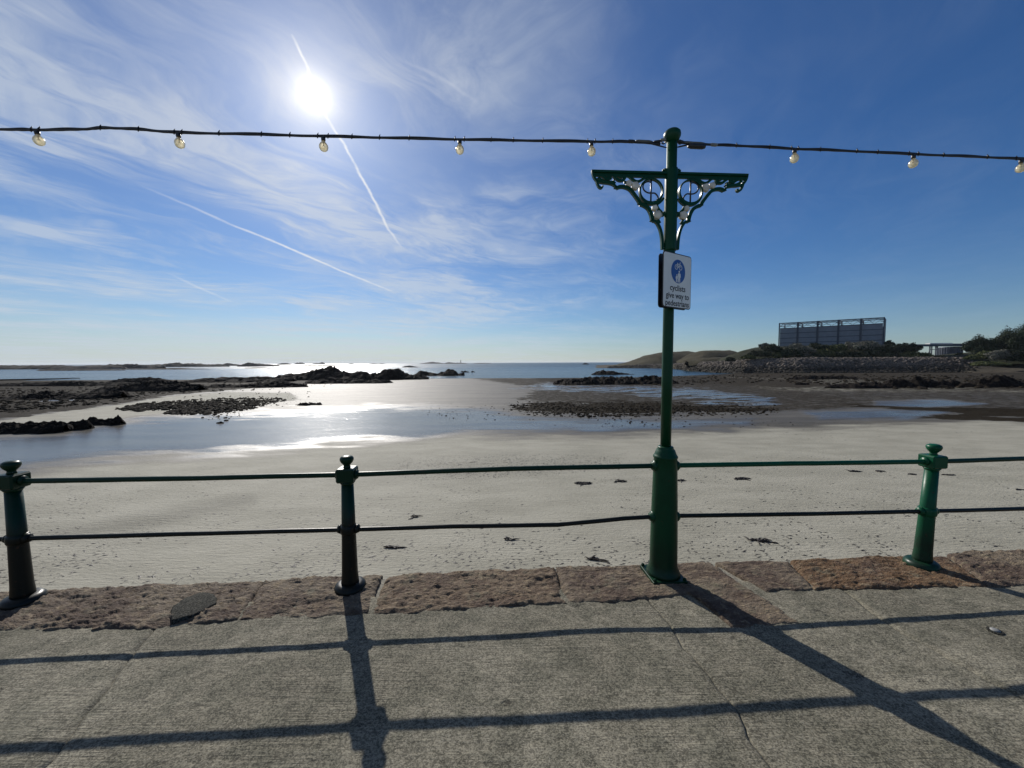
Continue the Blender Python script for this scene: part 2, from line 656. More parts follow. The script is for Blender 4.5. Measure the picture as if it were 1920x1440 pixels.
def m_sand(t, put, b, out):
    p = t.pos()
    wet, dark, weed, rip, fl = (t.attr(k) for k in ('wet', 'dark', 'weed', 'ripple', 'film'))
    px, py, pz = t.sep(p)
    n1 = t.noise(t.scale(p, 0.5, 1.0, 0), 0.8, 4, 0.6)
    n2 = t.noise(t.scale(p, 1.0, 1.7, 0), 9.0, 5, 0.65)
    n3 = t.noise(p, 45.0, 3, 0.6)
    far = t.noise(t.scale(p, 0.25, 1.0, 0), 0.35, 5, 0.65)
    wetn = (wet + (far - 0.5) * 0.5 * wet.smooth(0.0, 0.3) * (1.0 - wet.smooth(0.8, 1.0)) + (n2 - 0.5) * 0.25 * wet.smooth(0.0, 0.2) * (1.0 - wet.smooth(0.85, 1.0))).clamp()
    dry = t.mix(n1.smooth(0.3, 0.7), (0.268, 0.254, 0.200), (0.340, 0.322, 0.258))
    dry = t.mix((n2.smooth(0.55, 0.72)) * 0.4, dry, (0.12, 0.112, 0.09))
    dry = t.mix(n3.smooth(0.62, 0.74) * 0.4, dry, (0.10, 0.094, 0.076))
    dry = t.mix((rip - 0.1) * 0.45, dry, (0.115, 0.108, 0.084))
    lines = t.noise(t.scale(p, 0.35, 2.6, 0), 5.0, 4, 0.65, 0.6)
    dry = t.mix(lines.smooth(0.56, 0.70) * 0.30, dry, (0.13, 0.122, 0.096))
    wc = t.mix(far.smooth(0.35, 0.65), (0.060, 0.054, 0.043), (0.105, 0.095, 0.075))
    c = t.mix(wetn.smooth(0.15, 0.6), dry, wc)
    gr = t.noise(p, 1.1, 6, 0.75)
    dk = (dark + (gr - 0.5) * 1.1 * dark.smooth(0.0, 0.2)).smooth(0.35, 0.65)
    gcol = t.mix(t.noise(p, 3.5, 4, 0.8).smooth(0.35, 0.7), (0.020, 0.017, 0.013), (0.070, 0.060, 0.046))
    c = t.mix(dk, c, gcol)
    wd = (weed + (t.noise(t.scale(p, 0.45, 1.6, 0), 2.2, 6, 0.75) - 0.52) * 1.6 * weed.smooth(0, 0.15)).smooth(0.45, 0.62)
    c = t.mix(wd, c, (0.022, 0.017, 0.010))
    rough_dry = 0.85
    wr = wetn.smooth(0.15, 0.9) * (1.0 - wd * 0.8) * (1.0 - dk * 0.75)
    rough = (wr * -0.18 + 0.80) - fl * 0.41 * wr
    # relief: small wind marks on dry sand, tide ripples on wet sand, flat film on the pools
    rx = t.noise(t.scale(p, 0.55, 3.6, 0), 4.2, 3, 0.55, 0.8)
    ripple = t.noise(t.scale(p, 1.0, 3.2, 0), 2.6, 3, 0.6, 1.2)
    h = (n2 * 1.5 + n3 * 0.35 + lines * 1.2) * (1.0 - wr * 0.6) * (1.0 - fl * wr * 0.75) + rx * rip * 1.6 + ripple * wr * 1.2 * (1.0 - fl * 0.80) + t.noise(t.scale(p, 0.5, 1.2, 0), 1.3, 3, 0.6, 0.6) * wr * 2.4 * (1.0 - fl * 0.80) + gr * dk * 6.0
    dist_k = py.smooth(8.0, 70.0, 1.0, 1.9)
    put(color=c, rough=rough, spec=(wr * 0.06 + fl * wr * 0.14 + 0.24) * (1.0 - (dk.max(wd)) * 0.9), ior=1.40, normal=t.bump(h * dist_k, 0.85, 0.022))


def m_sea(t, put, b, out):
    p = t.pos()
    px, py, pz = t.sep(p)
    a = t.noise(t.scale(p, 0.45, 1.0, 0), 1.2, 4, 0.6, 0.4)
    a2 = t.noise(t.scale(p, 0.4, 1.0, 0), 0.22, 4, 0.6, 0.3)
    big = t.noise(t.scale(p, 0.004, 0.02, 0), 1.0, 4, 0.6)
    h = a * 0.35 + a2 * 1.3
    put(color=t.mix(big.smooth(0.35, 0.65), (0.010, 0.030, 0.038), (0.020, 0.050, 0.058)), rough=(py.smooth(150, 900, 0.20, 0.34) + (big - 0.5) * 0.12), ior=1.333, normal=t.bump(h, 1.0, 0.85))


def m_rock(dark, light, sc=0.9):
    def fn(t, put, b, out):
        p = t.pos()
        n = t.noise(p, sc, 6, 0.7)
        n2 = t.noise(t.scale(p, 1, 1, 2.5), sc * 5, 5, 0.7)
        c = t.mix(n.smooth(0.35, 0.68), dark, light)
        c = t.mix(n2.smooth(0.5, 0.7) * 0.5, c, tuple(x * 1.7 for x in light))
        put(color=c, rough=0.9, spec=0.08, normal=t.bump(n2 + n, 0.9, 0.35 / sc))
    return fn


def m_boulder(t, put, b, out):
    p = t.pos()
    n = t.noise(p, 1.2, 2, 0.5)
    f = t.noise(p, 6.0, 4, 0.6)
    c = t.mix(n.smooth(0.40, 0.60), (0.030, 0.025, 0.020), (0.115, 0.093, 0.074))
    c = t.mix(f.smooth(0.4, 0.7) * 0.4, c, (0.35, 0.30, 0.26))
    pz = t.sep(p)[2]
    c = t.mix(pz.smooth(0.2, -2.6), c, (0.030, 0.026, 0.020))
    put(color=c, rough=0.85, spec=0.2, normal=t.bump(f, 0.6, 0.05))


def m_leaf(c0, c1):
    def fn(t, put, b, out):
        nt = t.nt
        p = t.pos()
        n = t.noise(p, 0.45, 4, 0.65)
        f = t.noise(p, 4.0, 2, 0.5)
        c = t.mix(n.smooth(0.35, 0.65), c0, c1)
        c = t.mix(f.smooth(0.4, 0.65) * 0.5, c, tuple(x * 1.6 for x in c1))
        put(color=c, rough=0.75, spec=0.2)
    return fn


def m_grass(c0, c1):
    def fn(t, put, b, out):
        p = t.pos()
        n = t.noise(p, 0.05, 6, 0.7)
        f = t.noise(p, 1.0, 5, 0.7)
        c = t.mix(n.smooth(0.35, 0.65), c0, c1)
        c = t.mix(f.smooth(0.4, 0.65) * 0.5, c, tuple(x * 0.5 for x in c0))
        put(color=c, rough=0.95, spec=0.1, normal=t.bump(f, 0.8, 0.8))
    return fn


M_CONC = material('brushed_concrete', m_concrete)
M_STONE = material('red_granite', m_stone)
M_MORTAR = material('lime_mortar', m_mortar)
M_PATCH = material('grey_cement_patch', m_patch)
M_GREEN = material('green_gloss_paint', m_green((0.001, 0.056, 0.023), 0.6))
M_GREENOLD = material('weathered_green_paint', m_green((0.001, 0.022, 0.009), 1.2))
M_CASING = material('green_paint_column', m_green((0.0006, 0.038, 0.014), 0.55))
M_CREAM = material('cream_paint', m_plain((0.62, 0.56, 0.46), 0.4))
M_BLACKIRON = material('dark_wrought_iron', m_plain((0.02, 0.022, 0.022), 0.4))
M_STEEL = material('galvanised_steel', m_plain((0.22, 0.22, 0.21), 0.7, 0.2))
M_CABLE = material('black_cable', m_plain((0.015, 0.014, 0.016), 0.45))
M_TAPE = material('grey_wrapping', m_plain((0.10, 0.095, 0.085), 0.5))
M_BULB = material('clear_cream_glass', m_bulb)
M_FIL = material('filament_support', m_plain((0.5, 0.42, 0.28), 0.4))
M_SIGNW = material('white_sign_face', m_plain((0.78, 0.76, 0.72), 0.45, 0, 0.04, 8.0, 0.05))
M_SIGNB = material('blue_sign_print', m_plain((0.012, 0.085, 0.32), 0.4, 0, 0.05, 8.0, 0.05))
M_SIGNK = material('black_sign_print', m_plain((0.012, 0.012, 0.014), 0.5, 0, 0.05, 8.0, 0.05))
M_SAND = material('beach_sand', m_sand)
M_SEA = material('sea_water', m_sea)
M_ROCK = material('dark_reef_rock', m_rock((0.008, 0.006, 0.005), (0.028, 0.022, 0.017)))
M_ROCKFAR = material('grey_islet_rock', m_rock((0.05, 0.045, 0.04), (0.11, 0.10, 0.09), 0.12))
M_STONES = material('wet_shingle', m_rock((0.010, 0.008, 0.005), (0.045, 0.035, 0.023), 2.0))
M_WEED = material('brown_seaweed', m_plain((0.018, 0.011, 0.007), 0.6, 0, 0.5, 3.0))
M_BOULD = material('granite_riprap', m_boulder)
M_BANK = material('bank_earth', m_grass((0.060, 0.052, 0.040), (0.11, 0.096, 0.074)))
M_HILL = material('dry_hill_grass', m_grass((0.048, 0.043, 0.027), (0.078, 0.068, 0.042)))
M_SCRUB = material('scrub_slope', m_grass((0.018, 0.021, 0.012), (0.040, 0.044, 0.024)))
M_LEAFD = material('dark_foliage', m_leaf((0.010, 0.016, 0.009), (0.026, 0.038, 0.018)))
M_LEAFO = material('olive_foliage', m_leaf((0.040, 0.050, 0.020), (0.090, 0.100, 0.035)))
M_LEAFG = material('grey_foliage', m_leaf((0.085, 0.085, 0.065), (0.16, 0.155, 0.12)))
M_BARK = material('bark', m_plain((0.06, 0.05, 0.04), 0.9, 0, 0.4, 5.0))
M_PANEL = material('grey_blue_cladding', m_plain((0.135, 0.165, 0.205), 0.6, 0, 0.08, 0.5))
M_FRAME = material('dark_steel_frame', m_plain((0.030, 0.045, 0.070), 0.6, 0, 0.1, 0.5))
M_PALE = material('pale_deck', m_plain((0.65, 0.65, 0.63), 0.5, 0, 0.08, 0.5))
M_TANK = material('blue_grey_tank', m_plain((0.05, 0.06, 0.085), 0.6, 0, 0.2, 0.5))

# ------------------------------------------------------------------ layout of the place
SLOPE = 0.072                    # the promenade falls gently towards the sea


def yl(x):
    return 2.917 + 0.0619 * x     # the line of the railing


def deck_z(x, y):
    return SLOPE * (yl(x) - y)


def on_deck(px, py, dz=0.0):
    d = ray(px, py)
    # CAM + k d on z = SLOPE*(3.05+.0616x-y)+dz
    k = (SLOPE * (2.917 + 0.0619 * CAM.x - CAM.y) + dz - CAM.z) / (d.z - SLOPE * (0.0619 * d.x - d.y))
    return CAM + d * k


def on_rail(px, py, off=0.0):
    d = ray(px, py)
    k = (2.917 + off - CAM.y + 0.0619 * CAM.x) / (d.y - 0.0619 * d.x)
    return CAM + d * k


SEA = -4.8
_D = np.array([0, 3, 8, 14, 22, 40, 70, 110, 150, 162, 200, 400, 900, 5000.])
_Z = np.array([-2.0, -2.0, -2.25, -2.5, -2.75, -3.2, -3.75, -4.3, -4.62, -4.84, -5.6, -9, -12, -12.])


def beach_z(x, y):
    x = np.asarray(x, float); y = np.asarray(y, float)
    z = np.interp(y, _D, _Z)
    t = x / np.maximum(y, 1)
    z = z + 0.010 * np.clip(x - 15, 0, 120) * sst(t, 0.15, 0.7)
    return z


def on_beach(px, py):
    d = ray(px, py)
    z = -3.0
    for _ in range(12):
        k = (z - CAM.z) / min(d.z, -1e-4)
        p = CAM + d * k
        z = 0.5 * z + 0.5 * float(beach_z(p.x, p.y))
    return CAM + d * ((z - CAM.z) / d.z)


def on_sea(px, py):
    d = ray(px, py)
    return CAM + d * ((SEA - CAM.z) / min(d.z, -1e-4))


def at_depth(px, py, dist):
    d = ray(px, py)
    return CAM + d * (dist / d.y)


# ------------------------------------------------------------------ beach
def seg_dist(X, Y, poly):
    """signed distance (positive inside) to polygon"""
    inside = np.zeros(X.shape, bool)
    best = np.full(X.shape, 1e9)
    n = len(poly)
    for i in range(n):
        x0, y0 = poly[i]; x1, y1 = poly[(i + 1) % n]
        ex, ey = x1 - x0, y1 - y0
        tt = np.clip(((X - x0) * ex + (Y - y0) * ey) / (ex * ex + ey * ey + 1e-12), 0, 1)
        best = np.minimum(best, np.hypot(X - x0 - tt * ex, Y - y0 - tt * ey))
        c = ((y0 > Y) != (y1 > Y)) & (X < (x1 - x0) * (Y - y0) / (y1 - y0 + 1e-12) + x0)
        inside ^= c
    return np.where(inside, best, -best)


def build_beach():
    dr = np.concatenate([np.linspace(1.0, 14, 30), np.linspace(14.5, 110, 230), np.linspace(111, 330, 190), np.linspace(332, 900, 60)])[::-1]
    ys = 721 * 5.0 / dr                       # more rows where the picture shows more
    ys = np.interp(np.linspace(0, 1, len(ys)), np.linspace(0, 1, len(ys)), ys)
    ys = np.concatenate([[-12., -4., 0., 2.0], ys[ys > 2.6]])
    ts = np.concatenate([np.linspace(-6, -1.5, 20)[:-1], np.linspace(-1.5, 1.5, 900), np.linspace(1.5, 6, 20)[1:]])
    Y, Tt = np.meshgrid(ys, ts, indexing='ij')
    X = Tt * np.maximum(Y, 3.0)
    Z = beach_z(X, Y)
    # height relief
    Z = Z + (fbm(X * 0.12, Y * 0.25, 3) - 0.5) * 0.10 * sst(Y, 6, 30)
    # photo-derived ground plan, worked out once per vertex (flat beach projected back on the ground)
    rel = np.stack([X - CAM.x, Y - CAM.y, Z - CAM.z], -1)
    zc = np.maximum(rel @ np.array(FW), 0.3)
    PX = 960 + F * (rel @ np.array(RT)) / zc
    PY = 720 - F * (rel @ np.array(UP)) / zc
    lg = np.log(np.maximum(PY - 676, 2.0))    # log drop: evens out the foreshortening

    def LP(poly):
        return [(a, 260 * math.log(max(b - 676, 2.0))) for a, b in poly]
    Q = 260 * lg
    nz = (fbm(X * 0.35, Y * 0.9, 21, 5) - 0.5)

    def mask(poly, soft=18, jag=30):
        return sst(seg_dist(PX, Q, LP(poly)) + nz * jag, -soft, soft)
    wet = mask([(-900, 990), (-200, 930), (0, 893), (60, 884), (180, 868), (300, 856), (420, 852), (560, 842), (620, 832), (760, 828), (900, 818), (1050, 816), (1200, 812),
                (1330, 806), (1500, 800), (1640, 792), (1800, 788), (2100, 790), (2300, 760), (2300, 738), (1700, 735), (1460, 735), (1300, 712), (1240, 702), (900, 700), (-900, 700)], 42, 40)
    spit = mask([(-900, 870), (-300, 850), (0, 806), (200, 789), (255, 781), (330, 772), (400, 771), (500, 758), (560, 748), (540, 737), (420, 736), (330, 741), (230, 757), (110, 772), (0, 788), (-400, 820), (-900, 850)], 8, 18)
    wet = wet * (1 - spit)
    midsand = mask([(1440, 738), (1560, 737), (1700, 748), (1780, 757), (1640, 760), (1500, 752)], 12, 16)
    wet = wet * (1 - 0.35 * midsand)
    film = mask([(-900, 960), (-100, 905), (0, 886), (180, 864), (330, 852), (520, 849), (560, 842), (620, 832), (760, 826), (900, 818), (1050, 814), (1200, 808), (1420, 802), (1400, 790), (1200, 788), (1000, 784), (900, 768), (800, 764), (700, 762), (600, 768), (440, 775), (260, 786), (0, 820), (-900, 880)], 30, 60)
    film = np.maximum(film, mask([(1640, 752), (1760, 749), (1850, 757), (1740, 764), (1640, 760)], 8, 14))
    film = np.maximum(film, mask([(1500, 772), (1640, 768), (1780, 772), (1700, 786), (1540, 784)], 10, 26))
    film = np.maximum(film, mask([(960, 729), (1060, 714), (1150, 708), (1090, 717), (1180, 722), (1290, 728), (1440, 745), (1455, 757), (1330, 757), (1180, 738), (1050, 732)], 5, 60) * sst(fbm(X * 0.35, Y * 0.9, 71), 0.44, 0.50))
    film = np.maximum(film, mask([(100, 744), (150, 741), (140, 752), (70, 753)], 5, 14))
    dark = mask([(-900, 860), (-300, 820), (0, 788), (110, 772), (230, 757), (330, 740), (420, 733), (560, 722), (640, 714), (560, 706), (300, 706), (0, 712), (-900, 720)], 9, 26)
    dark = np.maximum(dark, mask([(980, 707), (1060, 704), (1280, 702), (1340, 707), (1500, 712), (1590, 724), (1500, 727), (1330, 722), (1210, 726), (1050, 722)], 8, 60) * 0.85)
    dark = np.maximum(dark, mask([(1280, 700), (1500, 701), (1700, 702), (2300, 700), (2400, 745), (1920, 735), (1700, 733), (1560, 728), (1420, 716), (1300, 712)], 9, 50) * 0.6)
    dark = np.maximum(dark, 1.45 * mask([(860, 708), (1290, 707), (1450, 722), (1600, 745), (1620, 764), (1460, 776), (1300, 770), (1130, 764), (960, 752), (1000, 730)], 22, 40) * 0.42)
    dark = np.maximum(dark, 0.75 * mask([(1215, 684), (1500, 684), (2400, 684), (2400, 735), (1920, 733), (1600, 712), (1300, 706), (1215, 700)], 9, 30))  # dark foreshore, with shade along the toe of the bank painted in
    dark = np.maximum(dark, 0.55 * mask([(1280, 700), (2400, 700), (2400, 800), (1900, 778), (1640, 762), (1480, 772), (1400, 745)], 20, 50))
    weed = mask([(1000, 753), (1150, 752), (1300, 757), (1440, 760), (1460, 772), (1300, 778), (1120, 780), (980, 774), (940, 764)], 14, 60) * 0.75
    weed = np.maximum(weed, mask([(1590, 757), (1700, 762), (1920, 764), (2300, 770), (2300, 800), (1920, 785), (1760, 772), (1620, 764)], 10, 30))
    weed = np.maximum(weed, mask([(1630, 780), (1800, 776), (1930, 783), (1930, 792), (1800, 786)], 7, 40) * 0.8)
    weed = np.maximum(weed, mask([(740, 868), (820, 858), (960, 854), (1080, 862), (1180, 872), (1020, 886), (860, 894), (760, 884)], 40, 60) * 0.50)
    dark = dark * (1 - film * 0.9); weed = weed * (1 - film * 0.5)
    rip = np.clip(mask([(60, 1002), (180, 985), (330, 958), (470, 932), (480, 942), (380, 966), (240, 1000), (110, 1016)], 14, 12) + 0.55 * mask([(620, 900), (760, 862), (1080, 858), (1100, 876), (900, 898)], 40, 30), 0, 1)
    rip = rip + 0.18
    V = np.stack([X, Y, Z], -1).reshape(-1, 3)
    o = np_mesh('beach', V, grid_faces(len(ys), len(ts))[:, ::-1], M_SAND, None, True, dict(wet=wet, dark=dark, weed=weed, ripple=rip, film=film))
    tag(o, kind='structure')


build_beach()

# sea: one sheet to the horizon, the beach rises through it
mb = MB()
ysea = [120, 150, 200, 300, 600, 1500, 4000, 8000, 14000]
V, Fc = [], []
nx = 40
for j, yy in enumerate(ysea):
    for i in range(nx + 1):
        V.append((yy * 3.0 * (-1 + 2 * i / nx), yy, SEA))
o = np_mesh('sea', V, grid_faces(len(ysea), nx + 1)[:, ::-1], M_SEA, None, False)
tag(o, kind='structure')


# ------------------------------------------------------------------ rocks
def heap(name, prof, base_y, label=None, cat=None, group=None, mat=None, dist=None, depth=0.45, nx=90, ny=30, rough=0.34, seed=1, base=None, parent=None, kind=None, sea=False, sink=0.6, smooth=False, rag=0.5):
    """an uneven mound of rock whose skyline follows prof [(px, ytop)]; base_y: photo row of its foot"""
    pxs = [a for a, _ in prof]
    cx = 0.5 * (pxs[0] + pxs[-1])
    if dist is None:
        P = on_sea(cx, base_y) if sea else on_beach(cx, base_y)
        dist, bz = P.y, P.z
    else:
        bz = base
    mpp = dist / F
    u = np.linspace(0, 1, nx)
    px = pxs[0] + u * (pxs[-1] - pxs[0])
    wx = CAM.x + (px - 960) * mpp
    topz = CAM.z + np.array([(hor(p) - yt) * mpp for p, yt in zip(px, np.interp(px, pxs, [b for _, b in prof]))])
    if not smooth:
        hpx = (topz - bz) / mpp
        topz = topz + (ridged(px * 0.16, px * 0 + seed, seed + 40, 4) - 0.72) * np.minimum(np.maximum(hpx, 2) * 0.45, 3.6) * mpp
    W = wx[-1] - wx[0]
    dep = W * depth if depth < 5 else depth
    v = np.linspace(-1, 1, ny)
    Uu, Vv = np.meshgrid(np.arange(nx), v, indexing='ij')
    X = wx[Uu]
    H = np.maximum(topz[Uu] - bz, 0.02)
    hm = max(H.max(), 0.05)
    sc = 2.2 / max(hm, 0.15)
    ext = (0.75 + 0.5 * fbm(X * sc * 0.3, X * 0 + seed, seed, 3))
    end = np.clip(np.minimum(u, 1 - u) * 10, 0, 1)[Uu] ** 0.5
    Y = dist + dep * 0.35 + Vv * dep * 0.5 * ext * (0.25 + 0.75 * end)
    r = ridged(X * sc * 0.5, Y * sc * 0.5, seed, 5)
    shape = np.clip(1 - np.abs(Vv) ** 2.0, 0, 1) ** 0.8
    Z = bz + H * shape * (1 - rag + rag * 1.5 * r) + hm * rough * (r - 0.6) * shape
    Z = Z - sink * (1 - shape) * min(1.0, hm) - (1 - end) * 0.1 * hm
    XX = X + (fbm(X * sc, Y * sc, seed + 3) - 0.5) * hm * 0.3
    o = np_mesh(name, np.stack([XX, Y, Z], -1).reshape(-1, 3), grid_faces(nx, ny), mat or M_ROCK, parent, smooth)
    return tag(o, label, cat, group, kind)


reef = 'dark reef rocks on the left of the bay'
heap('rock_outcrop', [(500, 706), (530, 702), (545, 703), (575, 697), (590, 694), (600, 690), (612, 690), (622, 698), (640, 701), (665, 699), (690, 706)], 713,
     'craggy dark reef with the square-topped peak below the sun', 'rock', reef, seed=3, nx=120)
heap('rock_outcrop', [(680, 704), (700, 700), (712, 692), (728, 689), (742, 690), (752, 698), (770, 702), (800, 707)], 712,
     'black domed crag in the middle of the reef, nearest the wet glare', 'rock', reef, seed=5, nx=110)
heap('rock_outcrop', [(765, 706), (785, 697), (800, 699), (815, 702), (828, 698), (838, 692), (850, 696), (858, 703), (868, 697)], 707,
     'jagged rocks with a small pointed top near the end of the reef', 'rock', reef, seed=7, nx=90)
heap('rock_outcrop', [(852, 701), (862, 696), (872, 696), (880, 698), (886, 696), (892, 700)], 703,
     'last small hump at the seaward tip of the dark reef', 'rock', reef, seed=8, nx=50)
heap('rock_outcrop', [(560, 716), (600, 711), (660, 712), (720, 715), (727, 718)], 719.5,
     'flat dark ledge lying in front of the craggy reef', 'rock', reef, seed=9, rough=0.5)
heap('rock_outcrop', [(320, 716), (350, 712), (410, 709), (440, 710), (470, 708), (500, 710), (530, 711)], 717,
     'long low hump of reef left of the square-topped peak', 'rock', reef, seed=11)
heap('rock_outcrop', [(150, 731), (185, 726), (210, 722), (240, 719), (270, 717), (310, 719), (350, 723)], 734,
     'broad dark rounded mound of reef rising from the gravel flat', 'rock', reef, seed=13)
heap('rock_outcrop', [(188, 716), (215, 711), (260, 709), (272, 710), (300, 713)], 717,
     'thin ledge of reef behind the broad rounded mound', 'rock', reef, seed=14)
heap('rock_outcrop', [(-30, 748), (20, 743), (40, 739), (60, 737), (85, 740), (110, 742), (160, 737), (200, 735)], 749,
     'low dark ledge beside the small tide pool at far left', 'rock', reef, seed=17, rough=0.4, depth=0.35)
heap('rock_outcrop', [(-60, 722), (0, 720), (60, 718), (130, 715), (145, 716), (200, 720), (330, 716)], 724,
     'long flat skerry lying along the shallow water at far left', 'rock', reef, seed=19, rough=0.3, depth=0.12, nx=140)
heap('rock_outcrop', [(350, 727), (400, 722), (430, 724), (470, 720), (500, 718), (540, 720), (565, 723)], 727,
     'low weedy ledge in front of the long hump, beside the channel', 'rock', reef, seed=23, rough=0.5, depth=0.25)

nr = 'weedy rocks at the edge of the shallow pool on the left'
heap('rock_outcrop', [(-60, 803), (-30, 799), (0, 801), (25, 797), (45, 799), (60, 796), (72, 796), (90, 801)], 813,
     'weedy black rock at the left edge of the picture, nearest the pool', 'rock', nr, seed=31, rag=0.6)
heap('rock_outcrop', [(70, 800), (85, 796), (110, 797), (125, 793), (140, 791), (150, 796)], 806,
     'middle lump of the near row of weedy rocks by the pool', 'rock', nr, seed=33, rag=0.6)
heap('rock_outcrop', [(138, 795), (148, 787), (160, 786), (175, 789), (190, 788), (204, 783), (212, 790)], 798,
     'right-hand lump of the near row of weedy rocks by the pool', 'rock', nr, seed=35, rag=0.6)
heap('rock_outcrop', [(553, 759), (560, 756), (570, 755.5), (578, 759)], 760.5, 'small dark rock alone in the glare, left of its pair', 'rock', 'two small rocks in the glare', seed=41, nx=30, ny=14)
heap('rock_outcrop', [(572, 759), (580, 755), (588, 757), (595, 755), (600, 759)], 759.5, 'small dark rock alone in the glare, right of its pair', 'rock', 'two small rocks in the glare', seed=43, nx=30, ny=14)
heap('rock_outcrop', [(400, 793), (408, 790.5), (414, 793)], 793.5, 'tiny lone stone in the blue film of water at left', 'rock', None, seed=45, nx=20, ny=10)
heap('rock_outcrop', [(142, 803), (150, 801), (157, 803)], 804, 'tiny stone in the water in front of the near rocks', 'rock', None, seed=46, nx=20, ny=10)
rr = 'rocks on the dark foreshore on the right'
heap('rock_outcrop', [(1112, 700), (1122, 697), (1134, 695), (1142, 697.5), (1150, 696), (1165, 700), (1185, 702), (1205, 704)], 705,
     'low rocky spit behind the green column, running out to the sea', 'rock', rr, seed=51)
heap('rock_outcrop', [(1040, 717), (1070, 713), (1110, 710), (1180, 709), (1235, 708), (1262, 712), (1285, 719)], 721,
     'flat brown rock shelf crossing behind the green column', 'rock', rr, seed=53, rough=0.6, depth=0.3, nx=140)
heap('rock_outcrop', [(1494, 720.5), (1504, 717), (1512, 717.5), (1521, 720)], 721.5, 'small black rock alone on the dark wet flat', 'rock', rr, seed=55, nx=30, ny=14)
heap('rock_outcrop', [(1565, 724), (1620, 720), (1680, 718), (1700, 712), (1720, 714), (1738, 709), (1750, 713), (1790, 716), (1805, 712), (1818, 717), (1830, 722)], 727,
     'broken dark rock bank below the pale sand strip', 'rock', rr, seed=57, nx=170, rag=0.6, depth=0.2)
heap('rock_outcrop', [(1825, 720), (1870, 713), (1885, 708), (1905, 707), (1925, 713), (2000, 716), (2060, 724)], 725,
     'dark rock bank at the right edge of the foreshore', 'rock', rr, seed=59, nx=120, rag=0.6, depth=0.2)
heap('rock_outcrop', [(1490, 709), (1540, 705), (1590, 706), (1620, 709)], 711, 'low weedy ledge under the boulder slope', 'rock', rr, seed=61, rough=0.6, depth=0.3)

# islets on the horizon
isl = 'low islets along the horizon'
ISL = [
    ('wide low dark islet at the left edge of the horizon', [(-120, 686.5), (0, 685.8), (40, 686.4), (75, 685.2), (120, 686.3), (190, 685.4), (215, 688)], 692.5),
    ('thin reef strip just in front of the wide low islet', [(60, 693), (130, 691.5), (160, 692), (220, 693)], 695),
    ('flat islet with a low cap, right of the wide one', [(185, 686), (195, 684), (203, 684.5), (232, 683.6), (240, 683), (250, 684.6), (300, 687)], 691),
    ('long low islet with two knobbly tops', [(265, 684.5), (290, 684), (312, 682), (322, 680.6), (334, 682.6), (358, 682), (375, 683.6), (405, 683.5), (420, 685.5)], 688),
    ('flat skerry on the bright water in front of the knobbly islet', [(215, 692), (260, 691.5), (330, 690.3), (345, 691.4), (388, 692)], 692.9),
    ('small peaked islet right of the knobbly one', [(414, 684), (424, 681.2), (434, 682.6), (446, 684)], 686),
    ('rocky islet with a blunt top near the left of the glare', [(442, 685), (462, 680.8), (470, 682), (490, 683), (520, 685.5)], 687.4),
    ('thin skerry line in the bright water under the blunt islet', [(455, 689.6), (480, 689), (516, 689.8)], 690.6),
    ('small islet where the bright water begins', [(518, 683), (528, 681), (536, 680.8), (545, 683)], 684),
    ('tiny square islet under the sun', [(551, 682), (556, 679.8), (566, 679.8), (570, 682)], 683),
    ('tiny flat-topped islet right of the sun', [(584, 682), (597, 680.4), (603, 679.4), (608, 682)], 683),
    ('long thin reef in the glare below the tiny islets', [(522, 686.6), (560, 685.2), (620, 684.9), (645, 686.2)], 687),
    ('faint low reef on the horizon in the glare', [(690, 682.4), (700, 681.4), (708, 682.2), (715, 681.3), (722, 682.6)], 683),
    ('speck of rock far out in the glare', [(652, 682.2), (658, 681.2), (664, 682.2)], 682.8),
    ('dark low skerry beyond the domed crag', [(753, 688.2), (762, 686), (768, 685.6), (776, 687), (783, 688.3)], 689),
    ('distant flat island left of the beacon', [(786, 681.4), (800, 680), (810, 678.8), (822, 680), (833, 681.2)], 682),
    ('distant island beside the beacon', [(832, 681.2), (840, 679), (848, 680), (865, 680.4), (876, 681.4)], 682),
    ('faint reef specks right of the beacon', [(888, 681.2), (900, 680.6), (922, 681.2)], 681.8),
    ('small dark rock alone in the open sea left of the green column', [(1092, 682.8), (1096, 680.6), (1101, 681), (1105, 682.8)], 683.4),
]
for i, (lab, pr, by) in enumerate(ISL):
    W_ = pr[-1][0] - pr[0][0]
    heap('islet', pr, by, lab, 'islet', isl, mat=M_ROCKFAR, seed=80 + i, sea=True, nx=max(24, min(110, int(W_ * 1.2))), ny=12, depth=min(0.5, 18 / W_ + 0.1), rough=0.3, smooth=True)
# beacon tower far out
P = on_sea(864, 681.9)
e = empty('beacon', (P.x, P.y, SEA), 'thin beacon tower standing on the far island', 'beacon')
k = P.y / F
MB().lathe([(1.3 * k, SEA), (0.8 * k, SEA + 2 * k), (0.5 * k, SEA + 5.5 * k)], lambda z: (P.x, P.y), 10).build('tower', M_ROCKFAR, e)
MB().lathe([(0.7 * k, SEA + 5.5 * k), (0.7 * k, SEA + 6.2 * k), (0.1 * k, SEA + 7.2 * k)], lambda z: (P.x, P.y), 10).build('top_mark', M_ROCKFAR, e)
# thin sea outfall pipe / low groyne at far left
a, b_ = on_sea(-60, 715.6), on_sea(150, 709.8)
e = MB()
n = 14
ptsl = []
for i in range(n + 1):
    q = a.lerp(b_, i / n)
    ptsl.append((q.x, q.y, SEA + 0.18 + 0.1 * random.random()))
e.tube(ptsl, [0.5 - 0.025 * i for i in range(n + 1)], 8)
tag(e.build('groyne', M_ROCK), 'thin straight dark groyne lying in the water at far left', 'groyne')


# loose stones (real geometry, too many to count)
ICO_V = None


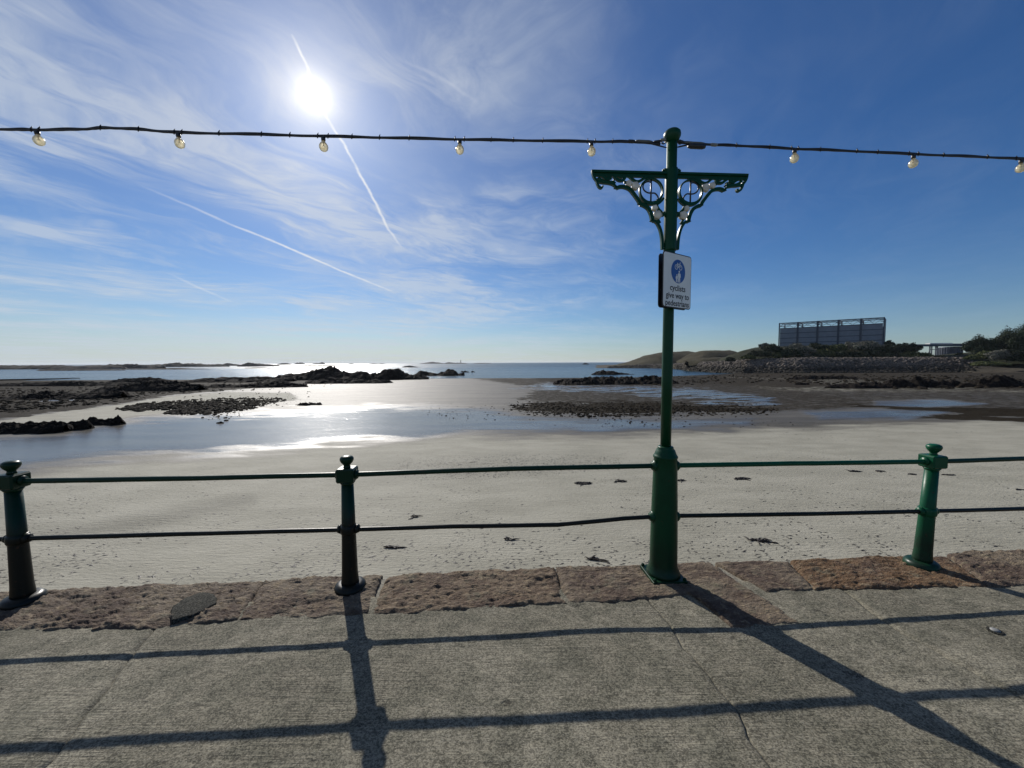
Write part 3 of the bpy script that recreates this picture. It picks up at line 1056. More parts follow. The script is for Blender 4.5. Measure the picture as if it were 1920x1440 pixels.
def ico():
    global ICO_V
    if ICO_V is None:
        g = (1 + 5 ** .5) / 2
        v = np.array([(-1, g, 0), (1, g, 0), (-1, -g, 0), (1, -g, 0), (0, -1, g), (0, 1, g), (0, -1, -g), (0, 1, -g), (g, 0, -1), (g, 0, 1), (-g, 0, -1), (-g, 0, 1)], float)
        v /= np.linalg.norm(v[0])
        f = np.array([(0, 11, 5), (0, 5, 1), (0, 1, 7), (0, 7, 10), (0, 10, 11), (1, 5, 9), (5, 11, 4), (11, 10, 2), (10, 7, 6), (7, 1, 8), (3, 9, 4), (3, 4, 2), (3, 2, 6), (3, 6, 8), (3, 8, 9), (4, 9, 5), (2, 4, 11), (6, 2, 10), (8, 6, 7), (9, 8, 1)])
        ICO_V = (v, f)
    return ICO_V


def scatter(name, pts, sizes, mat, flat=0.6, rng=RNG, parent=None, **kw):
    v, f = ico()
    n = len(pts)
    A = np.repeat(v[None], n, 0) * (1 + 0.35 * (rng.random((n, 12, 1)) - 0.5)) * (1 + 0.5 * (rng.random((n, 1, 3)) - 0.5))
    an = rng.random(n) * 6.28
    c, s = np.cos(an)[:, None], np.sin(an)[:, None]
    X = A[:, :, 0] * c - A[:, :, 1] * s
    Y = A[:, :, 0] * s + A[:, :, 1] * c
    A = np.stack([X, Y, A[:, :, 2] * flat], -1) * np.asarray(sizes)[:, None, None]
    A = A + np.asarray(pts)[:, None, :]
    FF = (f[None] + (np.arange(n) * 12)[:, None, None]).reshape(-1, 3)
    o = np_mesh(name, A.reshape(-1, 3), FF, mat, parent, False)
    return tag(o, **kw)


def poly_points(poly, n, jag=0.0, rng=RNG, fn=on_beach):
    out = []
    xs = [p[0] for p in poly]; ys = [p[1] for p in poly]
    lo, hi = min(ys), max(ys)
    while len(out) < n:
        px = rng.uniform(min(xs), max(xs), 4000)
        py = rng.uniform(lo, hi, 4000)
        d = seg_dist(px, py, poly)
        ok = d > rng.exponential(jag + 1e-3, 4000) - (jag * 0.6)
        for x, y in zip(px[ok], py[ok]):
            out.append(fn(x, y))
            if len(out) >= n: break
    return out


def stones(name, poly, n, s0, s1, mat, jag=2.0, flat=0.6, **kw):
    pts = poly_points(poly, n, jag)
    sz = s0 + (s1 - s0) * RNG.random(n) ** 2.5
    P_ = [(p.x, p.y, float(p.z) + 0.15 * s) for p, s in zip(pts, sz)]
    return scatter(name, P_, sz, mat, flat, **kw)


stones('shingle', [(215, 768), (260, 758), (330, 752), (430, 748), (520, 747), (535, 750), (500, 758), (470, 768), (400, 775), (330, 779), (300, 776), (330, 768), (260, 770)], 2600, 0.06, 0.32, M_STONES, 3,
       label='dark bank of loose weedy stones lying in the glare at left', kind='stuff')
stones('scattered_stones', [(330, 745), (430, 737), (520, 733), (620, 733), (560, 742), (600, 752), (560, 758), (480, 764), (430, 790), (380, 784), (420, 744)], 260, 0.04, 0.16, M_STONES, 6,
       label='scattered small stones beside the bright channel at left', kind='stuff')
stones('shingle', [(955, 762), (1000, 754), (1150, 753), (1230, 757), (1330, 762), (1450, 764), (1460, 770), (1330, 774), (1200, 778), (1060, 782), (1000, 776)], 2600, 0.03, 0.17, M_STONES, 13,
       label='brown band of loose stones and weed on the wet sand behind the column', kind='stuff')
stones('scattered_stones', [(760, 764), (960, 756), (1200, 780), (1450, 782), (1500, 800), (1250, 802), (1000, 790), (850, 786)], 420, 0.03, 0.09, M_STONES, 10,
       label='small stray stones on the wet sand in mid bay', kind='stuff')
stones('foreshore_stones', [(1040, 716), (1150, 708), (1260, 706), (1350, 704), (1560, 702), (1920, 702), (1920, 728), (1700, 730), (1600, 722), (1430, 716), (1290, 722), (1090, 722)], 1300, 0.12, 0.6, M_STONES, 3,
       label='litter of dark stones over the right foreshore', kind='stuff')
stones('reef_stones', [(0, 775), (110, 765), (230, 752), (330, 738), (520, 728), (640, 720), (640, 712), (420, 714), (200, 722), (0, 730)], 2000, 0.05, 0.35, M_STONES, 4,
       label='gravel and small rocks on the dark flat left of the bay', kind='stuff')


# ------------------------------------------------------------------ seaweed on the sand
def weed_clump(cx, cy, wpx, hpx, label, n=60, name='seaweed_clump'):
    c = on_beach(cx, cy)
    k = c.y / F
    mb = MB()
    nodes = [(c.x, c.y)]
    wx_, wy_ = wpx * k * 0.5, hpx * c.y / max(8, (cy - hor(cx))) * 0.5
    for i in range(n):
        x0, y0 = random.choice(nodes)
        a, b = (x0 - c.x) / wx_, (y0 - c.y) / wy_
        if a * a + b * b > 1: x0, y0 = c.x, c.y; a = b = 0
        ang_ = random.gauss(0.1, 0.35) if random.random() < 0.85 else random.uniform(0, 6.28)
        L = random.uniform(0.07, 0.26)
        pts = []
        for j in range(4):
            tt = j / 3
            pts.append((x0 + math.cos(ang_) * L * tt + random.uniform(-.015, .015), y0 + math.sin(ang_) * L * tt + random.uniform(-.02, .02),
                        float(beach_z(x0, y0)) + 0.010 + 0.01 * math.sin(tt * 3.1) + 0.02 * random.random() * math.exp(-(a * a + b * b) * 8)))
        nodes += [(q[0], q[1]) for q in pts[1:]]
        mb.tube(pts, [0.009, 0.013, 0.012, 0.005], 5)
    return tag(mb.build(name, M_WEED), label, 'seaweed', 'seaweed clumps lying on the sand')


weed_clump(1078, 907, 50, 9, 'largest dark seaweed clump on the sand, left of the column', 110)
weed_clump(1156, 903, 26, 6, 'small flat seaweed clump just left of the column foot', 45)
weed_clump(1275, 902, 10, 8, 'small seaweed tuft showing right beside the column', 20)
weed_clump(1378, 898, 44, 7, 'stringy seaweed right of the column under the top rail', 50)
weed_clump(1597, 884.5, 20, 4, 'compact dark seaweed clump below the top rail, left of the right post', 40)
weed_clump(1642, 884, 16, 3.5, 'small seaweed scrap nearest the right post', 24)
weed_clump(1706, 890, 14, 3, 'thin scrap of seaweed just left of the right post top', 14)
weed_clump(1772, 891, 22, 3, 'thin scrap of seaweed just right of the right post', 16)
weed_clump(1905, 919, 20, 3, 'lone strand of seaweed near the right edge', 8)
weed_clump(720, 1027, 46, 10, 'branching seaweed strand right of the middle post', 26)
weed_clump(945, 1012, 22, 8, 'small branching strand below the lower rail at centre', 12)
weed_clump(1105, 1050, 44, 8, 'seaweed strand close to the coping, left of the column', 14)
weed_clump(770, 970, 18, 5, 'short seaweed sprig just above the lower rail', 8)
weed_clump(1420, 1015, 60, 10, 'loose scatter of weed right of the column below the lower rail', 30)


def scraps(name, poly, n, s0, s1, label, jag=6.0, cluster=0):
    """tiny flat shreds of weed and shell, each a bent four-sided flake with thickness"""
    pts = poly_points(poly, n, jag)
    if cluster:
        keep = []
        for p in pts:
            if vnoise(p.x * 0.9, p.y * 0.9, 77) * 0.6 + vnoise(p.x * 3, p.y * 3, 78) * 0.4 > 0.46: keep.append(p)
        pts = keep
    n = len(pts)
    P_ = np.array([(p.x, p.y, p.z + 0.004) for p in pts])
    L = s0 + (s1 - s0) * RNG.random(n) ** 3
    Wd = L * (0.12 + 0.22 * RNG.random(n))
    an = RNG.normal(0.15, 0.6, n)
    c, s = np.cos(an), np.sin(an)
    corners = []
    for (u, v_, h) in ((-1, 0, 0), (0, -1, 1), (1, 0, 0), (0, 1, 1), (0, 0, 2.2)):
        X = P_[:, 0] + (u * L * c - v_ * Wd * s) * 0.5
        Y = P_[:, 1] + (u * L * s + v_ * Wd * c) * 0.5
        Z = P_[:, 2] + h * 0.10 * Wd
        corners.append(np.stack([X, Y, Z], -1))
    V = np.stack(corners, 1).reshape(-1, 3)
    f = np.array([(0, 1, 4), (1, 2, 4), (2, 3, 4), (3, 0, 4)])
    FF = (f[None] + (np.arange(n) * 5)[:, None, None]).reshape(-1, 3)
    return tag(np_mesh(name, V, FF, M_WEED, None, False), label=label, kind='stuff')


scraps('seaweed_scraps', [(-100, 1100), (-60, 900), (300, 880), (700, 850), (1300, 830), (1700, 815), (2000, 830), (2000, 1050), (1200, 1070), (600, 1090)], 15000, 0.02, 0.13,
       'shreds of weed and shell strewn over the dry sand', cluster=1)
scraps('seaweed_scraps', [(700, 890), (760, 862), (950, 850), (1150, 858), (1180, 875), (1000, 890), (820, 900)], 4500, 0.03, 0.14,
       'dense faint line of small weed scraps in front of the wet sand')
scraps('seaweed_scraps', [(960, 800), (1500, 785), (1900, 775), (2000, 800), (1500, 830), (1000, 826)], 700, 0.04, 0.22,
       'weed scraps along the edge of the wet sand')


# ------------------------------------------------------------------ right shore: bank, boulders, hills
TT = [0.20, 0.28, 0.36, 0.42, 0.46, 0.53, 0.61, 0.75, 1.165, 1.25, 1.34, 1.6, 3.0]
TD = [420, 410, 395, 350, 270, 225, 203, 192, 186, 172, 158, 140, 120]
TW = [10, 10, 12, 12, 12, 12, 12, 12, 14, 40, 60, 60, 60]


def bank(t_, s_):
    """world z of the bank: t = x/y, s = metres behind its toe"""
    wdt = np.interp(t_, TT, TW)
    top = np.interp(t_, [0.2, 0.3, 0.46, 0.6, 0.75, 1.2, 1.3, 3], [-5.2, -3.0, 0.4, 2.0, 2.9, 2.7, 1.3, 1.3])
    toe = np.interp(t_, [0.2, 0.46, 0.75, 1.2, 3], [-5.6, -5.0, -4.1, -3.9, -3.6])
    return toe - 0.5 + (top - toe + 0.5) * sst(s_, -2, wdt)


tt = np.linspace(0.2, 3.0, 260)
ss = np.concatenate([np.linspace(-12, 20, 33), np.linspace(24, 70, 12), np.linspace(90, 400, 8)])
Tg, Sg = np.meshgrid(tt, ss, indexing='ij')
Yb = np.interp(Tg, TT, TD) + Sg
Xb = Tg * Yb
Zb = bank(Tg, Sg) + (fbm(Xb * 0.1, Yb * 0.1, 91) - 0.5) * 0.5
o = np_mesh('shore_bank', np.stack([Xb, Yb, Zb], -1).reshape(-1, 3), grid_faces(len(tt), len(ss)), M_BANK, None, True)
tag(o, kind='structure')

# riprap slope
rev = empty('boulder_revetment', (150, 195, -4), 'sloping sea defence of loose granite boulders below the scrub mound', 'sea defence')
bp, bs = [], []
for i in range(5200):
    t_ = random.uniform(0.41, 1.21)
    tdd = float(np.interp(t_, TT, TD)); wdd = float(np.interp(t_, TT, TW))
    s_ = random.uniform(-1.0, wdd + 1.5)
    if t_ > 1.1 and random.random() < (t_ - 1.1) * 9: continue
    y = tdd + s_; x = t_ * y
    z = float(bank(t_, s_))
    bp.append((x, y, z + 0.1)); bs.append(random.uniform(0.45, 1.05) * (1.15 if random.random() < .2 else 1))
order = sorted(range(len(bp)), key=lambda i: -bs[i] / bp[i][1])
vv, ff = ico()
protos = []
for k in range(6):
    a = vv * (1 + 0.35 * (RNG.random((12, 1)) - 0.5)) * (1 + 0.45 * (RNG.random((1, 3)) - 0.5))
    a[:, 2] *= 0.8
    me = bpy.data.meshes.new('boulder')
    me.from_pydata([tuple(q) for q in a], [], [tuple(int(i) for i in q) for q in ff])
    me.materials.append(M_BOULD)
    protos.append(me)
off = wloc(rev)
for i in order[:280]:
    o = bpy.data.objects.new('boulder', random.choice(protos))
    COL.objects.link(o)
    o.parent = rev
    o.location = Vector(bp[i]) - off
    o.scale = (bs[i],) * 3
    o.rotation_euler = (random.uniform(-.4, .4), random.uniform(-.4, .4), random.uniform(0, 6.3))
rest = order[280:]
scatter('small_boulders', [bp[i] for i in rest], [bs[i] for i in rest], M_BOULD, 0.85, parent=rev, kind='stuff')
# far part of the defence under the headland
bp, bs = [], []
for i in range(1500):
    t_ = random.uniform(0.25, 0.42)
    s_ = random.uniform(-2, 12)
    y = float(np.interp(t_, TT, TD)) + s_
    bp.append((t_ * y, y, float(bank(t_, s_)) + 0.2)); bs.append(random.uniform(0.6, 1.6))
scatter('headland_boulders', bp, bs, M_BOULD, 0.8, label='far dark boulder edge under the grassy headland', kind='stuff')


def hill(name, prof, dist, base, mat, depth, seed, rough=0.05):
    return heap(name, prof, 0, mat=mat, dist=dist, base=base, depth=depth, seed=seed, rough=rough, rag=0.04, smooth=True, nx=130, ny=30, sink=1.0, kind='structure')


hill('headland_hill', [(1158, 687), (1180, 683), (1200, 678), (1225, 668), (1245, 661.5), (1262, 659), (1290, 658.5), (1312, 657), (1322, 659), (1340, 665), (1365, 673), (1400, 680)], 430, -4.6, M_HILL, 90, 101)
hill('headland_hill', [(1285, 676), (1310, 667), (1330, 658), (1342, 656), (1392, 656), (1402, 659), (1425, 664), (1450, 672), (1490, 678)], 400, -2, M_HILL, 70, 103)
hill('grassy_bank', [(1300, 676), (1330, 671), (1400, 668.5), (1480, 667), (1560, 670), (1600, 674)], 262, 0.5, M_HILL, 30, 104)
hill('scrub_mound', [(1388, 672), (1410, 664), (1430, 656), (1460, 649), (1490, 647.5), (1560, 646.5), (1640, 646), (1670, 648), (1700, 650), (1730, 656), (1760, 664), (1790, 671), (1815, 675)], 222, 1.5, M_SCRUB, 52, 107)
hill('tree_bank', [(1790, 676), (1830, 668), (1900, 660), (1960, 655), (2100, 650), (2300, 655), (2500, 670)], 196, 1.0, M_SCRUB, 60, 109)


# ------------------------------------------------------------------ vegetation
def foliage(name, lobes, n, size, mat, parent, rng=RNG, inner=0.35):
    """lobes [(c, (rx,ry,rz))]; leaf clumps as small bent faces spread through the outer shell"""
    vol = np.array([l[1][0] * l[1][1] + l[1][0] * l[1][2] for l in lobes])
    idx = rng.choice(len(lobes), n, p=vol / vol.sum())
    C = np.array([l[0] for l in lobes])[idx]
    R = np.array([l[1] for l in lobes])[idx]
    d = rng.normal(size=(n, 3))
    d /= np.linalg.norm(d, axis=1)[:, None]
    d[:, 2] = np.where(d[:, 2] < -0.5, -d[:, 2], d[:, 2])
    rad = 1 - inner * rng.random((n, 1)) ** 1.6 + 0.10 * rng.normal(size=(n, 1))
    P = C + d * R * rad
    a = rng.normal(size=(n, 3)); a /= np.linalg.norm(a, axis=1)[:, None]
    nn = d + 0.9 * rng.normal(size=(n, 3)); nn /= np.linalg.norm(nn, axis=1)[:, None]
    u = np.cross(nn, a); u /= np.linalg.norm(u, axis=1)[:, None]
    v = np.cross(nn, u)
    s = (size * (0.5 + rng.random((n, 1)))) / 2
    V = np.stack([P - u * s, P + v * s * 0.6 + nn * s * 0.3, P + u * s, P - v * s * 0.6 + nn * s * 0.3], 1).reshape(-1, 3)
    FF = np.arange(n * 4).reshape(n, 4)
    return np_mesh(name, V, FF, mat, parent, False)


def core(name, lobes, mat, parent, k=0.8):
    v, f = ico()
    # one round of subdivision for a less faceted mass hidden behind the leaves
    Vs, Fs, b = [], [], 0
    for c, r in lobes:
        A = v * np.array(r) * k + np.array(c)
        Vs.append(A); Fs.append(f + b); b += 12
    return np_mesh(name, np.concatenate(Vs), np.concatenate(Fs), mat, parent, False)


def bush(px, ytop, ybase, wpx, dist, mat, label, cat, group, nlobes=5, n=900, size=0.55, name='shrub', trunk=True):
    k = dist / F
    x = CAM.x + (px - 960) * k
    zt = CAM.z + (hor(px) - ytop) * k
    zb = CAM.z + (hor(px) - ybase) * k
    e = empty(name, (x, dist, zb), label, cat, group)
    W, H = wpx * k, zt - zb
    lob = []
    for i in range(nlobes):
        a = (i + 0.5) / nlobes * 2 - 1
        lx = x + a * W * 0.36 + random.uniform(-.06, .06) * W
        hz = H * (0.95 - 0.35 * abs(a) ** 1.5) * random.uniform(0.82, 1.0)
        rx = W * random.uniform(0.17, 0.26); rz = hz * random.uniform(0.38, 0.5)
        lob.append(((lx, dist + random.uniform(-.15, .15) * W, zb + hz - rz), (rx, rx * 0.9, rz)))
        lob.append(((lx + random.uniform(-.1, .1) * W, dist - 0.12 * W + random.uniform(-.1, .1) * W, zb + hz * 0.35), (rx * 0.9, rx * 0.8, hz * 0.38)))
    foliage('crown', lob, n, size, mat, e)
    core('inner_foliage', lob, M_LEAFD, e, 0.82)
    if trunk:
        mb = MB()
        for i in range(3):
            lx = x + random.uniform(-.15, .15) * W
            mb.tube([(lx, dist, zb - 0.8), (lx + random.uniform(-.3, .3), dist, zb + H * 0.3), (lob[i * 2][0][0], lob[i * 2][0][1], lob[i * 2][0][2])], [0.22, 0.16, 0.07], 6)
        mb.build('trunk', M_BARK, e)
    return e


sg = 'shrubs covering the mound in front of the hall'
SH = [
    (1420, 655, 668, 36, M_LEAFD, 'low dark shrub at the left foot of the mound'),
    (1448, 643, 660, 34, M_LEAFD, 'dark shrub left of the hall corner'),
    (1432, 640.5, 654, 20, M_LEAFG, 'pale grey bush on the left shoulder of the mound'),
    (1478, 650, 668, 40, M_LEAFD, 'dark rounded shrub under the left bay of the hall'),
    (1497, 641, 662, 44, M_LEAFG, 'large pale grey-green bush below the second bay'),
    (1463, 657, 670, 26, M_LEAFO, 'small olive shrub low on the left slope'),
    (1511, 660, 671, 16, M_LEAFG, 'little brownish bush low at mid slope'),
    (1532, 641, 656, 40, M_LEAFD, 'dark hedge-like shrub along the top, third bay'),
    (1544, 652, 668, 38, M_LEAFO, 'yellow-green shrub in the middle of the slope'),
    (1530, 662, 672, 44, M_LEAFD, 'dark low shrub at the foot of the middle slope'),
    (1568, 643, 660, 34, M_LEAFO, 'olive shrub below the fourth bay'),
    (1580, 656, 671, 44, M_LEAFD, 'broad dark shrub on the lower middle slope'),
    (1594, 639, 654, 24, M_LEAFG, 'narrow grey bush just left of the widest grey one'),
    (1623, 634.5, 656, 58, M_LEAFG, 'widest pale grey bush under the right end of the hall'),
    (1622, 653, 670, 46, M_LEAFD, 'dark shrub under the widest grey bush'),
    (1660, 643, 664, 40, M_LEAFD, 'dark shrub right of the hall corner'),
    (1665, 637, 648, 14, M_LEAFD, 'small pointed dark bush beside the hall corner'),
    (1690, 641, 660, 40, M_LEAFD, 'dark rounded shrub on the right shoulder'),
    (1710, 642, 656, 22, M_LEAFD, 'last dark bush on the skyline of the mound'),
    (1655, 659, 673, 50, M_LEAFD, 'dark low shrub on the lower right slope'),
    (1712, 655, 673, 52, M_LEAFO, 'olive mass on the right slope of the mound'),
    (1755, 664, 675, 44, M_LEAFD, 'dark shrub trailing down the right end of the mound'),
    (1793, 660, 674, 20, M_LEAFD, 'dark bush beside the foot of the tank'),
    (1402, 664, 672, 26, M_LEAFO, 'small olive tuft where the mound meets the headland'),
    (1368, 668, 676, 18, M_LEAFD, 'small dark bush at the left end of the boulder slope'),
]
for i, (px, yt, yb, wp, m, lab) in enumerate(SH):
    hf = min(1.0, max(0.05, (675 - yb) / 30.0))
    dd = 238 - 25 * math.sqrt(1 - hf ** 1.25)
    bush(px, yt, yb + 2, wp * 1.1, dd, m, lab, 'shrub', sg, nlobes=4, n=int(45 * wp + 300), size=0.70, trunk=False)
tg = 'trees and bushes on the bank at the right edge'
TR = [
    (1838, 624, 670, 44, 186, M_LEAFD, 'rounded dark evergreen, leftmost of the trees at right', 'evergreen_tree', 'tree'),
    (1866, 626, 668, 38, 190, M_LEAFD, 'dark evergreen with a small tuft on top', 'evergreen_tree', 'tree'),
    (1893, 607, 670, 50, 188, M_LEAFD, 'tall dark tree second from the right edge', 'evergreen_tree', 'tree'),
    (1922, 594, 672, 64, 184, M_LEAFD, 'tallest dark tree cut by the right edge of the picture', 'evergreen_tree', 'tree'),
    (1965, 604, 672, 70, 184, M_LEAFD, 'dark tree just beyond the right edge', 'evergreen_tree', 'tree'),
    (1850, 656, 674, 34, 176, M_LEAFO, 'olive bush in front of the leftmost tree', 'shrub', 'shrub'),
    (1868, 652, 676, 34, 173, M_LEAFG, 'pale grey bush in front of the tufted tree', 'shrub', 'shrub'),
    (1822, 664, 675, 26, 177, M_LEAFO, 'low yellowish bush at the foot of the bank', 'shrub', 'shrub'),
    (1900, 655, 679, 44, 172, M_LEAFD, 'dark bush at the foot of the tall tree', 'shrub', 'shrub'),
    (1845, 676, 686, 50, 165, M_LEAFO, 'flat olive scrub patch above the pale sand', 'shrub', 'shrub'),
]
for (px, yt, yb, wp, dd, m, lab, nm, ct) in TR:
    bush(px, yt, yb, wp * 1.15, dd, m, lab, ct, tg, nlobes=6 if ct == 'tree' else 4, n=int(130 * wp), size=0.60, name=nm, trunk=(ct == 'tree'))

# ------------------------------------------------------------------ the steel hall
A_ = at_depth(1460, 640, 262); B_ = at_depth(1657, 640, 229)
hd = Vector((B_.x - A_.x, B_.y - A_.y, 0)); hL = hd.length; hd.normalize()
hn = Vector((math.sin(math.radians(46)), math.cos(math.radians(46)), 0))                       # away from camera
hall = empty('industrial_hall', (A_.x, A_.y, 10), 'half-clad steel hall with five bays and open roof trusses above the scrub mound', 'building')


def hp(u, v, z):
    return Vector((A_.x, A_.y, 0)) + hd * u + hn * v + Vector((0, 0, z))


def obox(mb, u0, u1, v0, v1, z0, z1):
    c = [hp(u, v, z) for z in (z0, z1) for u, v in ((u0, v0), (u1, v0), (u1, v1), (u0, v1))]
    mb.add(c, [(3, 2, 1, 0), (4, 5, 6, 7)] + [(i, (i + 1) % 4, 4 + (i + 1) % 4, 4 + i) for i in range(4)])
    return mb


cu = [(p - 1460) / (1657 - 1460) for p in (1460, 1495, 1532, 1571, 1613, 1657)]


def uof(px):                                        # where the sight line through px meets the facade
    d = ray(px, 640)
    # CAM + k d = A + u hd (xy)
    det = d.x * (-hd.y) + d.y * hd.x
    k_ = ((A_.x - CAM.x) * (-hd.y) + (A_.y - CAM.y) * hd.x) / det
    q = CAM + d * k_
    return (Vector((q.x - A_.x, q.y - A_.y, 0))).dot(hd)


CU = [uof(p) for p in (1460.5, 1495, 1532, 1571, 1613, 1656)]
DEPTH = 16.0
ZT = CAM.z + 25.8
ZP = CAM.z + 22.3
for i, u in enumerate(CU):
    wdt = 0.55 if i not in (1, 2, 3, 4) else 1.0
    obox(MB(), u - wdt / 2, u + wdt / 2, -0.4, 0.35, 8, ZT).build('column', M_FRAME, hall)
    obox(MB(), u - 0.3, u + 0.3, DEPTH, DEPTH + 0.5, 8, ZT).build('column', M_FRAME, hall)
pz = [8.0, 14.2, 17.3, 20.6, ZP]
for i in range(5):
    for r in range(4):
        obox(MB(), CU[i] + 0.45, CU[i + 1] - 0.45, 0.0, 0.22, pz[r], pz[r + 1] - 0.35).build('wall_panel', M_PANEL, hall)
        obox(MB(), CU[i] + 0.45, CU[i + 1] - 0.45, -0.12, 0.12, pz[r + 1] - 0.35, pz[r + 1]).build('wall_rail', M_FRAME, hall)
    obox(MB(), CU[i], CU[i + 1], DEPTH + 0.1, DEPTH + 0.3, 8, ZP - 1.0).build('rear_panel', M_PANEL, hall)
# right end wall
obox(MB(), CU[5] - 0.1, CU[5] + 0.25, 0.4, DEPTH, 8, ZT - 1.2).build('end_wall', M_FRAME, hall)
# eaves beams and trusses
obox(MB(), CU[0], CU[5], -0.15, 0.15, ZT - 0.35, ZT).build('eaves_beam', M_FRAME, hall)
obox(MB(), CU[0], CU[5], DEPTH + 0.05, DEPTH + 0.35, ZT - 0.35, ZT).build('eaves_beam', M_FRAME, hall)
for i, u in enumerate(CU):
    mb = MB()
    n = 6
    for k_ in range(n):
        v0, v1 = DEPTH * k_ / n, DEPTH * (k_ + 1) / n
        mb.tube([hp(u, v0, ZT), hp(u, v1, ZT)], 0.14, 5)
        mb.tube([hp(u, v0, ZT - 2.0), hp(u, v1, ZT - 2.0)], 0.14, 5)
        mb.tube([hp(u, v0, ZT - 2.0), hp(u, v1, ZT)], 0.10, 5)
    mb.build('roof_truss', M_FRAME, hall)
for i in range(5):
    mb = MB()
    ua, ub = CU[i], CU[i + 1]
    for v0 in (0.0, DEPTH):
        n = 4
        for k_ in range(n):
            a0, a1 = ua + (ub - ua) * k_ / n, ua + (ub - ua) * (k_ + 1) / n
            za, zb = (ZT - 2.6, ZT - 0.4) if k_ % 2 == 0 else (ZT - 0.4, ZT - 2.6)
            mb.tube([hp(a0, v0, za), hp(a1, v0, zb)], 0.09, 5)
        mb.tube([hp(ua, v0, ZT - 2.6), hp(ub, v0, ZT - 2.6)], 0.10, 5)
    for v0 in (4, 8, 12):
        mb.tube([hp(ua, v0, ZT), hp(ub, v0, ZT)], 0.12, 5)
    mb.tube([hp(ua, 0, ZT), hp(ub, DEPTH, ZT)], 0.09, 5)
    mb.build('roof_bracing', M_FRAME, hall)

# conveyor bridge and tank
cv = at_depth(1765, 645, 275)
con = empty('conveyor_bridge', (cv.x, cv.y, 3), 'long thin raised conveyor deck between the mound and the trees', 'bridge')
k_ = 275 / F


def cz(y, px=1765): return CAM.z + (hor(px) - y) * k_


def cxp(px): return CAM.x + (px - 960) * k_


MB().box((cxp(1705), 274, cz(649.5)), (cxp(1825), 277, cz(645.6))).build('deck', M_FRAME, con)
MB().box((cxp(1738), 273.9, cz(645.5)), (cxp(1780), 277.1, cz(643.4))).build('roof_sheet', M_PALE, con)
MB().box((cxp(1780), 273.9, cz(645.5)), (cxp(1822), 277.1, cz(644.6))).build('handrail', M_FRAME, con)
for px in (1742, 1745.5, 1753, 1756):
    MB().box((cxp(px) - 0.22, 275, 1.0), (cxp(px) + 0.22, 275.6, cz(649.5))).build('support_leg', M_FRAME, con)
MB().box((cxp(1742), 275.1, cz(656)), (cxp(1756), 275.4, cz(655))).build('cross_brace', M_FRAME, con)
tk = at_depth(1781, 672, 282)
k_ = 282 / F
tank = empty('storage_silo', (tk.x, tk.y, 1), 'dark blue-grey round silo under the conveyor deck', 'silo')
rt_ = 15 * k_
MB().lathe([(rt_, 0.5), (rt_, CAM.z + (676 - 652) * k_), (rt_ * .97, CAM.z + (676 - 650.5) * k_)], lambda z: (tk.x, tk.y), 28, False).build('shell', M_TANK, tank)
mb = MB()
for i in range(28):
    a = 2 * math.pi * i / 28
    mb.box((tk.x + math.cos(a) * (rt_ + .1) - .15, tk.y + math.sin(a) * (rt_ + .1) - .15, 0.5), (tk.x + math.cos(a) * (rt_ + .1) + .15, tk.y + math.sin(a) * (rt_ + .1) + .15, CAM.z + (676 - 652) * k_))
mb.build('ribs', M_FRAME, tank)
MB().box((cxp(1768), 262, 0.8), (cxp(1786), 266, CAM.z + 2.2)).build('base_block', M_CREAM, tank)

# ------------------------------------------------------------------ promenade
prom = empty('promenade', (0, 0, 0))
prom['kind'] = 'structure'


def edge_line(pts, far, near):
    """world polyline on the deck; extended to y=far (seaward) and y=near (behind)"""
    W = [on_deck(*p) for p in pts]
    W.sort(key=lambda q: -q.y)
    d0 = (W[0] - W[1]); d1 = (W[-1] - W[-2])
    W = [W[0] + d0 * ((far - W[0].y) / d0.y)] + W + [W[-1] + d1 * ((near - W[-1].y) / d1.y)]
    return W


crackA = edge_line([(300, 1180), (250, 1240), (190, 1318), (120, 1400), (78, 1440)], 2.95, -6)
crackB = edge_line([(1212, 1118), (1246, 1160), (1290, 1218), (1345, 1285), (1388, 1335), (1420, 1400), (1470, 1470)], 2.95, -6)
crackC = edge_line([(1590, 1100), (1660, 1160), (1730, 1205), (1830, 1262), (1980, 1340)], 2.95, -6)


def jag(line, y, seed):
    xs = np.array([p.x for p in line])[::-1]; ys = np.array([p.y for p in line])[::-1]
    return np.interp(y, ys, xs) + (fbm(y * 9, y * 0 + seed, seed, 4) - 0.5) * 0.035


